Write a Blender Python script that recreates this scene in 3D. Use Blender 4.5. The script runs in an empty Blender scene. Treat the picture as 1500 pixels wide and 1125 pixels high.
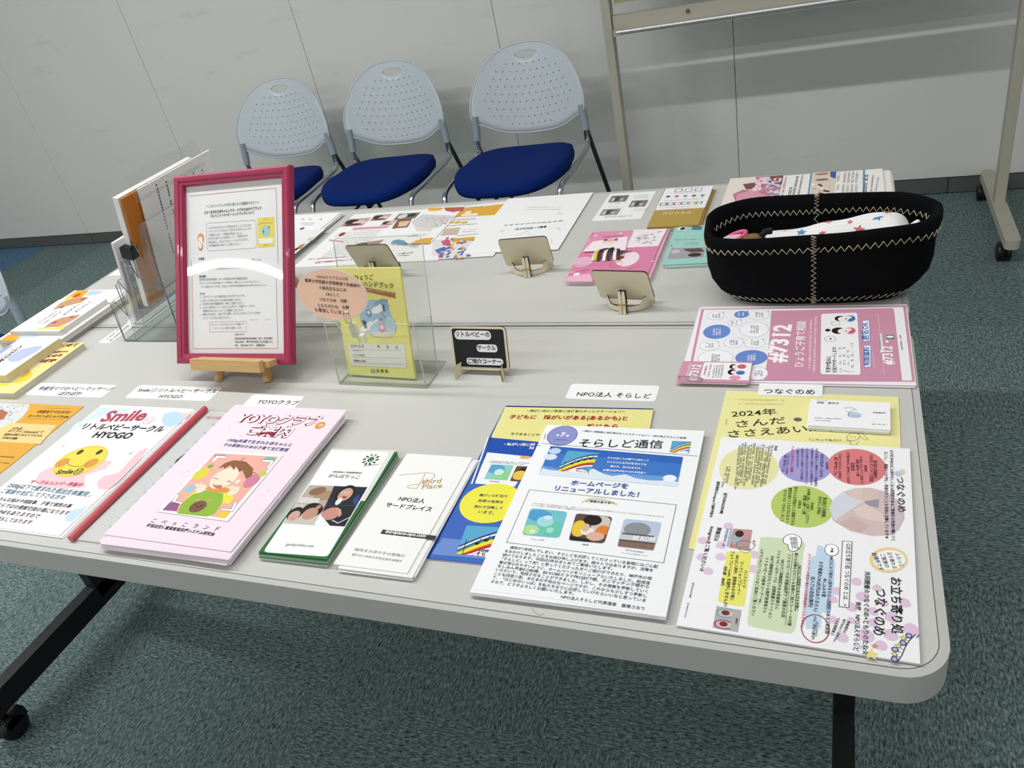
import bpy, bmesh, math, random
from mathutils import Vector, Matrix, Euler
C = bpy.context.scene.collection
random.seed(7)
PI = math.pi
ZT = 0.70                       # height of the table tops above the floor

# ------------------------------------------------------------------ camera, world, lights, exposure
F_PX = 1159.4
CAM = Vector((-0.0916, -0.4916, 0.6339 + ZT))
ROT = Euler((0.9988, 0.1949, 0.3345), 'XYZ')
cd = bpy.data.cameras.new('camera'); cam = bpy.data.objects.new('camera', cd); C.objects.link(cam)
cd.sensor_width = 36; cd.lens = F_PX / 1500 * 36; cd.clip_start = .01
cam.location = CAM; cam.rotation_euler = ROT
bpy.context.scene.camera = cam
RM = ROT.to_matrix()

vs = bpy.context.scene.view_settings
vs.view_transform = 'Standard'; vs.look = 'None'; vs.gamma = 1; vs.use_curve_mapping = False
vs.exposure = -0.5
bpy.context.scene.cycles.transparent_max_bounces = 48

w = bpy.data.worlds.new('room_air'); bpy.context.scene.world = w; w.use_nodes = True
w.node_tree.nodes['Background'].inputs[0].default_value = (.97, .985, 1, 1)
w.node_tree.nodes['Background'].inputs[1].default_value = .82

CEIL = 2.62
LAMPS = []
for (lx, ly, lp, sz) in [(-3.6, .5, 46, 1.2), (-2.0, .5, 38, 1.2), (-.5, .5, 22, 1.2), (1.1, .5, 12, 1.2),
                     (-3.6, -1.57, 34, 1.2), (-1.9, -1.57, 22, 1.2), (-.2, -1.57, 5, 1.2)]:
    ld = bpy.data.lights.new('tube_light', 'AREA'); ld.shape = 'RECTANGLE'; ld.size = sz; ld.size_y = .07
    ld.energy = lp * .85; ld.color = (1, .99, .985)
    lo = bpy.data.objects.new('tube_light', ld); C.objects.link(lo)
    LAMPS.append((lo, lx, ly))

# ------------------------------------------------------------------ pixel -> point on a plane
def ray(px, py):
    return RM @ Vector(((px - 750) / F_PX, -(py - 562.5) / F_PX, -1))
def at(px, py, z=0.0):          # z above the table top
    d = ray(px, py); t = (z + ZT - CAM.z) / d.z; return CAM + d * t
def at_y(px, py, Y):
    d = ray(px, py); t = (Y - CAM.y) / d.y; return CAM + d * t
def at_x(px, py, X):
    d = ray(px, py); t = (X - CAM.x) / d.x; return CAM + d * t

# ------------------------------------------------------------------ colours and materials
def lin(c): return c / 12.92 if c <= .04045 else ((c + .055) / 1.055) ** 2.4
def col(h):
    if isinstance(h, tuple): return h
    h = h.lstrip('#'); h = ''.join(k * 2 for k in h) if len(h) == 3 else h; return tuple(lin(int(h[i:i + 2], 16) / 255) for i in (0, 2, 4)) + (1,)
MATS = {}
def mat(name, c='#808080', rough=.5, metal=0, spec=.5, noise=0, nscale=40, bump=0, alpha=1, coat=0, stretch=None):
    if name in MATS: return MATS[name]
    m = bpy.data.materials.new(name); m.use_nodes = True; MATS[name] = m
    nt = m.node_tree; b = nt.nodes['Principled BSDF']
    b.inputs['Base Color'].default_value = col(c); b.inputs['Roughness'].default_value = rough
    b.inputs['Metallic'].default_value = metal; b.inputs['Specular IOR Level'].default_value = spec
    b.inputs['Alpha'].default_value = alpha; b.inputs['Coat Weight'].default_value = coat
    tc = nt.nodes.new('ShaderNodeTexCoord'); mp = nt.nodes.new('ShaderNodeMapping')
    nt.links.new(tc.outputs['Object'], mp.inputs[0])
    if stretch: mp.inputs['Scale'].default_value = stretch
    n = nt.nodes.new('ShaderNodeTexNoise'); n.inputs['Scale'].default_value = nscale; n.inputs['Detail'].default_value = 5
    nt.links.new(mp.outputs[0], n.inputs['Vector'])
    if noise:
        mx = nt.nodes.new('ShaderNodeMix'); mx.data_type = 'RGBA'
        k = col(c); mx.inputs[6].default_value = tuple(v * (1 - noise) for v in k[:3]) + (1,)
        mx.inputs[7].default_value = tuple(min(1, v * (1 + noise)) for v in k[:3]) + (1,)
        nt.links.new(n.outputs['Fac'], mx.inputs[0]); nt.links.new(mx.outputs[2], b.inputs['Base Color'])
    if bump:
        bp = nt.nodes.new('ShaderNodeBump'); bp.inputs['Strength'].default_value = bump; bp.inputs['Distance'].default_value = .002
        nt.links.new(n.outputs['Fac'], bp.inputs['Height']); nt.links.new(bp.outputs[0], b.inputs['Normal'])
    return m

def ink_mat():
    m = bpy.data.materials.new('printed_ink'); m.use_nodes = True; nt = m.node_tree
    b = nt.nodes['Principled BSDF']; a = nt.nodes.new('ShaderNodeVertexColor'); a.layer_name = 'Col'
    nt.links.new(a.outputs[0], b.inputs['Base Color']); b.inputs['Roughness'].default_value = .55
    b.inputs['Specular IOR Level'].default_value = .25
    return m
INK = ink_mat()

def clear_mat(name, tint='#e9eee6', gr=.06, haze=0):
    m = bpy.data.materials.new(name); m.use_nodes = True; nt = m.node_tree; nt.nodes.clear()
    o = nt.nodes.new('ShaderNodeOutputMaterial'); t = nt.nodes.new('ShaderNodeBsdfTransparent'); t.inputs[0].default_value = col(tint)
    g = nt.nodes.new('ShaderNodeBsdfGlossy'); g.inputs['Roughness'].default_value = gr
    f = nt.nodes.new('ShaderNodeFresnel'); ge = nt.nodes.new('ShaderNodeNewGeometry'); mr = nt.nodes.new('ShaderNodeMapRange')
    mr.inputs[3].default_value = 1.45; mr.inputs[4].default_value = 1 / 1.45      # the far side of a thin pane reflects like the near side
    nt.links.new(ge.outputs['Backfacing'], mr.inputs[0]); nt.links.new(mr.outputs[0], f.inputs[0])
    mx = nt.nodes.new('ShaderNodeMixShader'); nt.links.new(f.outputs[0], mx.inputs[0])
    nt.links.new(t.outputs[0], mx.inputs[1]); nt.links.new(g.outputs[0], mx.inputs[2])
    last = mx
    if haze:
        d = nt.nodes.new('ShaderNodeBsdfDiffuse'); d.inputs[0].default_value = (.85, .87, .87, 1)
        m2 = nt.nodes.new('ShaderNodeMixShader'); m2.inputs[0].default_value = haze
        nt.links.new(mx.outputs[0], m2.inputs[1]); nt.links.new(d.outputs[0], m2.inputs[2]); last = m2
    nt.links.new(last.outputs[0], o.inputs[0])
    return m
ACR = clear_mat('clear_acrylic', '#fcfdfb')
ACR_EDGE = clear_mat('acrylic_cut_edge', '#e6e9dc', haze=.55)
HOLD = clear_mat('clear_styrene', '#fcfdfd', haze=.015)
HOLD_EDGE = clear_mat('styrene_edge', '#9a9ea4', haze=.15)
SLEEVE = clear_mat('clear_film', '#fdfdfd', haze=.03)
PANE = clear_mat('frame_pane', '#fefefe', gr=.025)

TOP = mat('laminate_top', '#c8c8c3', .42, spec=.4, noise=.015, nscale=300)
EDGE = mat('table_edge_band', '#bcbcb8', .5, noise=.03, nscale=25, bump=.05)
GROOVE = mat('joint_line', '#4a4a46', .8)
BLK = mat('black_steel', '#17171a', .45, spec=.4, noise=.05)
BLKP = mat('black_plastic', '#0b0b0c', .4)
WOOD = mat('beech_wood', '#c9a56c', .5, noise=.16, nscale=14, stretch=(2, 14, 14), bump=.1)
PLY = mat('basswood_ply', '#e2d8bb', .6, noise=.05, nscale=30, stretch=(1, 8, 1))
BURNT = mat('laser_burnt_edge', '#3a2a1e', .8)
SILVER = mat('brushed_chrome', '#b9bcc0', .25, metal=1)
DARKTUBE = mat('dark_chrome', '#4c5457', .35, metal=.8)
SHELL = mat('frosted_shell', '#d3dde2', .28, spec=.6, alpha=.78)
SLV = mat('grey_sleeve', '#929fa8', .45)
HOLE = mat('pierced_hole', '#7d8a92', .8)
BLUE = mat('royal_blue_fabric', '#03256b', .85, spec=.15, noise=.12, nscale=400, bump=.2)
WBF = mat('beige_steel', '#b4b0a1', .45, noise=.02, bump=.03, nscale=60)
ALU = mat('satin_aluminium', '#d5d5d3', .3, metal=.7)
FELT = mat('black_knit', '#0b0c0e', .95, spec=.1, noise=.4, nscale=350, bump=.4)
THREAD = mat('cream_thread', '#c9bfa2', .8)
MAG = mat('crimson_plastic', '#9c1c48', .35, spec=.5, noise=.06, nscale=20, coat=.2)
WHT = mat('white_plastic', '#e6e6e2', .5)

# ------------------------------------------------------------------ mesh helpers
class MB:
    def __init__(s): s.v = []; s.f = []; s.m = []; s.c = []; s.sm = []
    def add(s, vs, fs, mi=0, c=None, sm=False):
        o = len(s.v); s.v += [tuple(x) for x in vs]
        for f in fs: s.f.append([i + o for i in f]); s.m.append(mi); s.c.append(c); s.sm.append(sm)
        return s
    def box(s, c, d, M=None, mi=0, side=None):
        x, y, z = (k / 2 for k in d)
        vs = [Vector((a, b, e)) for e in (-z, z) for b in (-y, y) for a in (-x, x)]
        if M is not None: vs = [M @ v for v in vs]
        vs = [v + Vector(c) for v in vs]
        s.add(vs, [(0, 2, 3, 1), (4, 5, 7, 6)], mi)
        s.add(vs, [(0, 1, 5, 4), (1, 3, 7, 5), (3, 2, 6, 7), (2, 0, 4, 6)], mi if side is None else side)
        return s
    def prism(s, poly, z0, z1, mi=0, side=None, M=None, sm=False):
        n = len(poly)
        vs = [Vector((p[0], p[1], z0)) for p in poly] + [Vector((p[0], p[1], z1)) for p in poly]
        if M is not None: vs = [M @ v for v in vs]
        s.add(vs, [tuple(range(n))[::-1], tuple(range(n, 2 * n))], mi)
        s.add(vs, [(i, (i + 1) % n, n + (i + 1) % n, n + i) for i in range(n)], mi if side is None else side, sm=sm)
        return s
    def tube(s, pts, r, n=10, mi=0, closed=False):
        pts = [Vector(p) for p in pts]; N = len(pts); rings = []
        rr = r if isinstance(r, (list, tuple)) else [r] * N
        up = None
        for i, p in enumerate(pts):
            a = pts[(i - 1) % N] if (closed or i) else pts[0]
            b = pts[(i + 1) % N] if (closed or i < N - 1) else pts[-1]
            t = (b - a).normalized()
            if up is None: up = t.orthogonal().normalized()
            up = (up - t * up.dot(t)).normalized(); q = t.cross(up)
            rings.append([p + (up * math.cos(2 * PI * k / n) + q * math.sin(2 * PI * k / n)) * rr[i] for k in range(n)])
        vs = [v for R_ in rings for v in R_]; fs = []
        for i in range(N if closed else N - 1):
            j = (i + 1) % N
            for k in range(n): fs.append((i * n + k, i * n + (k + 1) % n, j * n + (k + 1) % n, j * n + k))
        s.add(vs, fs, mi, sm=True)
        if not closed: s.add(rings[0], [tuple(range(n))[::-1]], mi); s.add(rings[-1], [tuple(range(n))], mi)
        return s
    def obj(s, name, mats, parent=None, loc=(0, 0, 0), bevel=0, solid=0):
        me = bpy.data.meshes.new(name); me.from_pydata(s.v, [], s.f)
        for m in (mats if isinstance(mats, (list, tuple)) else [mats]): me.materials.append(m)
        me.polygons.foreach_set('material_index', s.m); me.polygons.foreach_set('use_smooth', s.sm)
        if any(c is not None for c in s.c):
            ca = me.color_attributes.new('Col', 'FLOAT_COLOR', 'CORNER'); buf = []
            for f, c in zip(s.f, s.c): buf += list(c or (1, 1, 1, 1)) * len(f)
            ca.data.foreach_set('color', buf)
        me.update()
        o = bpy.data.objects.new(name, me); C.objects.link(o); o.location = loc
        if parent is not None: o.parent = parent
        if bevel:
            b = o.modifiers.new('bevel', 'BEVEL'); b.width = bevel; b.segments = 2; b.limit_method = 'ANGLE'; b.angle_limit = .6
        return o

def rrect(w, h, r, n=6, cx=0, cy=0):
    out = []
    for (sx, sy, a0) in ((1, 1, 0), (-1, 1, PI / 2), (-1, -1, PI), (1, -1, 1.5 * PI)):
        for k in range(n + 1):
            a = a0 + k / n * PI / 2
            out.append((cx + sx * (w / 2 - r) + r * math.cos(a), cy + sy * (h / 2 - r) + r * math.sin(a)))
    return out
def spline(pts, n=6, closed=False):
    pts = [Vector(p) for p in pts]; out = []; N = len(pts)
    rng = range(N) if closed else range(N - 1)
    for i in rng:
        g = (lambda j: pts[j % N]) if closed else (lambda j: pts[max(0, min(N - 1, j))])
        p0, p1, p2, p3 = g(i - 1), g(i), g(i + 1), g(i + 2)
        for k in range(n):
            t = k / n
            out.append(.5 * ((2 * p1) + (p2 - p0) * t + (2 * p0 - 5 * p1 + 4 * p2 - p3) * t * t + (3 * p1 - p0 - 3 * p2 + p3) * t ** 3))
    if not closed: out.append(pts[-1])
    return out
def thing(name, label, cat, loc=(0, 0, 0), rotz=0, group=None):
    o = bpy.data.objects.new(name, None); C.objects.link(o); o.location = loc; o.rotation_euler = (0, 0, rotz)
    o.empty_display_size = .05
    return tag(o, label, cat, group)
def tag(o, label, cat, group=None):
    o['label'] = label; o['category'] = cat
    if group: o['group'] = group
    return o
def struct(o, kind='structure'): o['kind'] = kind; return o
def copy_tree(o, parent=None):
    c = o.copy(); C.objects.link(c)
    if parent is not None: c.parent = parent
    for ch in list(o.children): copy_tree(ch, c)
    return c

# ================================================================== SETTING
YW = 2.77                        # wall plane
def carpet_mat():
    m = bpy.data.materials.new('teal_carpet'); m.use_nodes = True; nt = m.node_tree; b = nt.nodes['Principled BSDF']
    b.inputs['Roughness'].default_value = .95; b.inputs['Specular IOR Level'].default_value = .1
    tc = nt.nodes.new('ShaderNodeTexCoord'); mp = nt.nodes.new('ShaderNodeMapping'); mp.inputs['Scale'].default_value = (40, 120, 100)
    oi = nt.nodes.new('ShaderNodeObjectInfo')
    ad = nt.nodes.new('ShaderNodeVectorMath'); ad.operation = 'ADD'
    nt.links.new(tc.outputs['Object'], mp.inputs[0]); nt.links.new(mp.outputs[0], ad.inputs[0]); nt.links.new(oi.outputs['Location'], ad.inputs[1])
    n = nt.nodes.new('ShaderNodeTexNoise'); n.inputs['Scale'].default_value = 2.2; n.inputs['Detail'].default_value = 6; n.inputs['Roughness'].default_value = .75
    n.inputs['Distortion'].default_value = .6
    nt.links.new(ad.outputs[0], n.inputs['Vector'])
    r = nt.nodes.new('ShaderNodeValToRGB'); e = r.color_ramp.elements
    e[0].position = .36; e[0].color = col('#2d3f40'); e[1].position = .66; e[1].color = col('#a9b9b6')
    k = r.color_ramp.elements.new(.5); k.color = col('#6b817f')
    nt.links.new(n.outputs['Fac'], r.inputs[0])
    hs = nt.nodes.new('ShaderNodeHueSaturation'); mr = nt.nodes.new('ShaderNodeMapRange')
    mr.inputs[3].default_value = .9; mr.inputs[4].default_value = 1.08
    nt.links.new(oi.outputs['Random'], mr.inputs[0]); nt.links.new(mr.outputs[0], hs.inputs['Value'])
    mu = nt.nodes.new('ShaderNodeMix'); mu.data_type = 'RGBA'; mu.blend_type = 'MULTIPLY'; mu.inputs[0].default_value = 1
    nt.links.new(r.outputs[0], hs.inputs['Color']); nt.links.new(hs.outputs[0], mu.inputs[6]); nt.links.new(oi.outputs['Color'], mu.inputs[7])
    nt.links.new(mu.outputs[2], b.inputs['Base Color'])
    bp = nt.nodes.new('ShaderNodeBump'); bp.inputs['Strength'].default_value = .8; bp.inputs['Distance'].default_value = .004
    nt.links.new(n.outputs['Fac'], bp.inputs['Height']); nt.links.new(bp.outputs[0], b.inputs['Normal'])
    return m
CARPET = carpet_mat()
floor = struct(MB().box((-1.5, -.1, -.03), (11, 5.9, .05)).obj('floor', mat('screed', '#33403f', .9)))
tm = MB(); tm.prism(rrect(.4998, .4998, .0005, 1), -.006, 0)
tile0 = tm.obj('carpet_tile', CARPET, floor)
first = True
for i in range(-13, 7):
    for j in range(-6, 6):
        x = i * .5 + .18; y = YW - .25 - (5 - j) * .5
        if x < -6.2 or x > 3: continue
        o = tile0 if first else tile0.copy()
        if not first: C.objects.link(o)
        first = False; o.location = (x, y, 0); o.rotation_euler = (0, 0, (i + j) % 2 * PI / 2)
        o.color = (.62, .85, 1.35, 1) if (x < -4.55 and y > 2.2) else (1, 1, 1, 1)

def wall_mat():
    m = mat('painted_panel', '#c3c3bb', .55, spec=.3); nt = m.node_tree; b = nt.nodes['Principled BSDF']
    tc = nt.nodes.new('ShaderNodeTexCoord'); mp = nt.nodes.new('ShaderNodeMapping'); mp.inputs['Scale'].default_value = (1.2, 1, 5)
    ge = nt.nodes.new('ShaderNodeNewGeometry')
    nt.links.new(ge.outputs['Position'], mp.inputs[0])
    n = nt.nodes.new('ShaderNodeTexNoise'); n.inputs['Scale'].default_value = 3.1; n.inputs['Detail'].default_value = 8; n.inputs['Roughness'].default_value = .65
    nt.links.new(mp.outputs[0], n.inputs['Vector'])
    r = nt.nodes.new('ShaderNodeValToRGB'); e = r.color_ramp.elements
    e[0].position = .25; e[0].color = col('#d2d2cc'); e[1].position = .40; e[1].color = col('#dfdfda')
    nt.links.new(n.outputs['Fac'], r.inputs[0]); nt.links.new(r.outputs[0], b.inputs['Base Color'])
    return m
WALL = wall_mat()
wall = struct(MB().box((-1.5, YW + .06, CEIL / 2), (11, .08, CEIL)).obj('wall_back', mat('panel_joint', '#9a9992', .8)))
pm = MB().box((0, 0, 0), (.9328, .016, CEIL - .062)); p0 = pm.obj('wall_panel', WALL, wall, bevel=.0015)
for k in range(-4, 6):
    o = p0 if k == -4 else p0.copy()
    if k != -4: C.objects.link(o)
    o.location = (-.935 + .935 * k, YW + .012, .064 + (CEIL - .062) / 2)
BASE = mat('dark_vinyl_base', '#5a5d5c', .55, noise=.05)
bb = struct(MB().box((-1.5, YW + .016, .031), (11, .008, .062)).obj('baseboard_back', GROOVE))
q0 = MB().box((0, 0, 0), (.896, .008, .059)).obj('baseboard_strip', BASE, bb)
for k in range(-6, 5):
    o = q0 if k == -6 else q0.copy()
    if k != -6: C.objects.link(o)
    o.location = (-.15 + .9 * k, YW + .009, .030)
wl = struct(MB().box((-6.96, -.1, CEIL / 2), (.08, 5.9, CEIL)).obj('wall_left', WALL))
MB().box((-6.915, -.1, .031), (.008, 5.8, .062)).obj('baseboard_strip', BASE, wl)
ceil = struct(MB().box((-1.5, -.1, CEIL + .03), (11, 5.9, .05)).obj('ceiling', mat('ceiling_board', '#d8d8d4', .8)))
for n_, (lo, lx, ly) in enumerate(LAMPS):
    r_ = thing('ceiling_light', 'long fluorescent fitting on the ceiling over the tables' if ly > 0 else 'long fluorescent fitting on the ceiling behind the viewer', 'light', (lx, ly, CEIL), group='ceiling fluorescent fittings' + (' over the tables' if ly > 0 else ' behind the viewer'))
    MB().box((0, 0, -.012), (1.28, .22, .034)).obj('housing', WHT, r_, bevel=.004)
    MB().box((0, 0, -.034), (1.2, .10, .01)).obj('diffuser', WHT, r_, bevel=.002)
    lo.parent = r_; lo.location = (0, 0, -.043)

# ================================================================== TABLES
XL, XR = -1.79, .010
def make_table(name, label, y0, y1):
    W = XR - XL; D = y1 - y0; cx = (XL + XR) / 2; cy = (y0 + y1) / 2
    t = thing(name, label, 'table', (cx, cy, 0))
    MB().prism(rrect(W, D, .042, 8), ZT - .037, ZT - .0003, sm=True).obj('edge_band', EDGE, t, bevel=.004)
    MB().prism(rrect(W - .0165, D - .0165, .035, 8), ZT - .003, ZT - .0001).obj('joint_line', GROOVE, t)
    MB().prism(rrect(W - .018, D - .018, .034, 8), ZT - .003, ZT).obj('table_top', TOP, t)
    for sx in (-1, 1):
        x = sx * (W / 2 - .072)
        f = MB()
        f.box((x, 0, .10), (.032, D - .05, .055)); f.box((x, .094 if y0 < .3 else -.094, .375), (.032, .075, .56))
        f.obj('foot_beam', BLK, t, bevel=.002)
        MB().box((x, .0, ZT - .065), (.04, D - .18, .05)).obj('top_bracket', BLK, t, bevel=.002)
        for sy in (-1, 1):
            c = MB(); yy = sy * (D / 2 - .052)
            c.tube([(x, yy, .075), (x, yy, .045)], .008)
            c.box((x, yy + .008, .045), (.044, .05, .02)); cs = c.obj('caster', BLKP, t, bevel=.002)
            for k in (-1, 1): MB().tube([(x + k * .013 - .009, yy, .030), (x + k * .013 - .006, yy, .030), (x + k * .013 + .006, yy, .030), (x + k * .013 + .009, yy, .030)], [.024, .030, .030, .024], 24).obj('wheel', BLKP, cs)
    MB().box((0, 0, ZT - .07), (W - .2, .03, .045)).obj('cross_rail', BLK, t)
    return t
table_front = make_table('folding_table', 'grey laminate table with black legs nearest the viewer', -.009, .586)
table_back = make_table('folding_table', 'grey laminate table pushed up behind the nearer one, closer to the wall', .590, 1.183)

# ================================================================== CHAIRS
def shell_outline():
    top = [(.0, .802), (.06, .798), (.117, .780), (.165, .745), (.202, .695), (.224, .642), (.232, .60), (.230, .565), (.219, .546), (.196, .536), (.155, .512), (.105, .492), (.052, .484)]
    pts = top + [(.0, .482)] + [(-x, y) for x, y in top[1:]][::-1]
    return spline([(x, y, 0) for x, y in pts], 4, True)
def yb(x, z):                       # depth of the curved backrest
    return .245 + (z - .48) * .22 - (abs(x) / .23) ** 2 * .05 + (1 - (abs(x) / .23) ** 2) * .012
def make_chair(label):
    t = thing('stacking_chair', label, 'chair', group='stacking chairs along the wall')
    out = shell_outline(); n = len(out); hc = Vector((0, .762, 0))
    mb = MB(); vs = []; K = 12
    for side in (0, 1):
        for k in range(K + 1):
            f = k / K
            for i in range(n):
                d = out[i] - hc; a = math.atan2(d.y * 2.6, d.x)
                h = hc + Vector((.042 * math.cos(a), .013 * math.sin(a), 0))
                q = h.lerp(out[i], f)
                vs.append((q.x, yb(q.x, q.y) + side * .005, q.y))
    fs = []
    o = (K + 1) * n
    for k in range(K):
        for i in range(n):
            j = (i + 1) % n
            fs.append((k * n + i, k * n + j, (k + 1) * n + j, (k + 1) * n + i)); fs.append((o + k * n + i, o + (k + 1) * n + i, o + (k + 1) * n + j, o + k * n + j))
    for i in range(n):
        j = (i + 1) % n
        fs.append((i, o + i, o + j, j)); fs.append((K * n + i, K * n + j, o + K * n + j, o + K * n + i))
    mb.add(vs, fs, sm=True); back = mb.obj('backrest', SHELL, t)
    # rim bead
    MB().tube([(p.x, yb(p.x, p.y) + .002, p.y) for p in out[::2]], .0036, 6, closed=True).obj('backrest_rim', SHELL, back)
    d = MB()
    for r in range(9):
        z = .515 + r * .027
        for c in range(-7, 8):
            x = (c + (r % 2) * .5) * .027; zz = z - .10 * (abs(x) / .2) ** 2 * (-.35)
            if (x / .185) ** 2 + ((zz - .63) / .125) ** 2 > 1: continue
            y = yb(x, zz) - .0012
            d.add([(x + .0023 * math.cos(a), y, zz + .0034 * math.sin(a)) for a in [k * PI / 3 for k in range(6)]], [tuple(range(6))])
    h = d.obj('perforations', HOLE, back); h['kind'] = 'stuff'
    for s in (-1, 1):
        MB().tube([(s * .218, yb(.218, .56) + .003, .575), (s * .222, .222, .53), (s * .226, .214, .482)], [.012, .0155, .0145], 12).obj('sleeve', SLV, t)
    # seat
    S = MB(); rings = []; N = 48
    def outl(a, sc):
        c, s_ = math.cos(a), math.sin(a)
        x = .218 * math.copysign(abs(c) ** .62, c) * sc; y = (.235 if s_ < 0 else .225) * math.copysign(abs(s_) ** (.95 if s_ < 0 else .6), s_) * sc
        return x * (1 - .05 * (y > 0)), y
    prof = [(.90, .405), (.985, .415), (1.0, .430), (.985, .443), (.93, .450), (.75, .453), (.45, .448), (.15, .446)]
    vs = []
    for sc, z in prof:
        for k in range(N):
            x, y = outl(2 * PI * k / N, sc); vs.append((x, y, z + (.006 * (y / .2) ** 2) * (1 if y < 0 else .5) * -1 + .012 * (x / .22) ** 2 * (z > .44)))
    fs = [(r * N + k, r * N + (k + 1) % N, (r + 1) * N + (k + 1) % N, (r + 1) * N + k) for r in range(len(prof) - 1) for k in range(N)]
    fs += [tuple(range(N))[::-1], tuple(range((len(prof) - 1) * N, len(prof) * N))]
    S.add(vs, fs, sm=True); S.obj('seat', BLUE, t)
    for s in (-1, 1):
        MB().tube(spline([(s * .226, .214, .49), (s * .224, .215, .455), (s * .228, .205, .435), (s * .234, .15, .425), (s * .233, -.06, .418), (s * .226, -.155, .412), (s * .222, -.188, .385), (s * .226, -.195, .33), (s * .236, -.225, .02)], 6), .0095, 10).obj('front_leg', SILVER, t)
        lg = C.objects[-1]; lr = MB().tube([(s * .228, .217, .485), (s * .262, .40, .012)], .009, 10).obj('rear_leg', DARKTUBE, t)
        for yy, xx, l_ in ((-.225, .236, lg), (.40, .262, lr)):
            MB().tube([(s * xx, yy, .0), (s * xx, yy, .022)], .0125, 10).obj('foot_cap', BLKP, l_)
    MB().tube(spline([(-.226, -.195, .330), (-.15, -.245, .368), (0, -.268, .388), (.15, -.245, .368), (.226, -.195, .330)], 6), .007, 8).obj('front_stretcher', SILVER, t)
    for s in (-1, 1):
        MB().tube([(s * .03, -.24, .37), (s * .03, .16, .40)], .005, 6).obj('seat_support', DARKTUBE, t)
    return t
ch = make_chair('frosted back chair with blue seat by the whiteboard, right of the three by the wall')
ch.location = (-1.205, 2.205, 0)
c2 = copy_tree(ch); c2.location = (-1.80, 2.225, 0); c2['label'] = 'frosted back chair with blue seat in the middle of the wall row'
c1 = copy_tree(ch); c1.location = (-2.335, 2.205, 0); c1.rotation_euler = (0, 0, .05); c1['label'] = 'frosted back chair with blue seat half behind the crimson photo frame'
c4 = copy_tree(ch); c4.location = (-2.645, .775, 0); c4['label'] = 'chair mostly out of view at the left edge, beside the end of the tables'; del c4['group']
for o in (c1, c2): pass

# ================================================================== WHITEBOARD
wb = thing('whiteboard_stand', 'beige wheeled whiteboard frame standing by the wall, only its lower part in view', 'whiteboard', (-.213, 2.45, 0))
for s, x in ((-1, -.852), (1, .42)):
    X = x + .213
    MB().box((X, 0, .95), (.032, .045, 1.74)).obj('post', WBF, wb, bevel=.003)
    poly = rrect(.044, .62, .018, 5)
    MB().prism(poly, .062, .092, M=Matrix.Translation((X, -.01, 0))).obj('foot', WBF, wb, bevel=.006)
    for yy in (-.25, .25):
        c = MB(); c.tube([(X, yy, .07), (X, yy, .05)], .008)
        cs = c.obj('caster', BLKP, wb)
        for k in (-1, 1): MB().tube([(X - .012 + k * .012 - .009, yy - .01, .030), (X - .012 + k * .012 - .006, yy - .01, .030), (X - .012 + k * .012 + .006, yy - .01, .030), (X - .012 + k * .012 + .009, yy - .01, .030)], [.022, .030, .030, .022], 20).obj('wheel', BLKP, cs)
MB().box((0, 0, .835), (1.24, .03, .048)).obj('cross_bar', WBF, wb, bevel=.002)
tr = MB(); tr.box((.0, -.035, .808), (1.2, .045, .006)); tr.tube([(-.6, -.058, .812), (.6, -.058, .812)], .009, 12)
tr.obj('pen_tray', ALU, wb)
for s in (-1, 1): MB().box((s * .595, -.05, .812), (.03, .03, .022)).obj('tray_clip', ALU, wb, bevel=.002)
for x in (-.36, .36):
    k = MB(); k.tube([(x, -.014, .84), (x, -.02, .84)], .007, 12); k.obj('bolt', mat('brass_bolt', '#8b7a55', .35, metal=.7), wb)
MB().box((0, 0, 1.36), (1.2, .02, .90)).obj('board', WHT, wb)
MB().box((0, -.002, .908), (1.215, .028, .02)).obj('board_frame', mat('board_trim', '#a59b72', .4), wb, bevel=.002)

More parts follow.
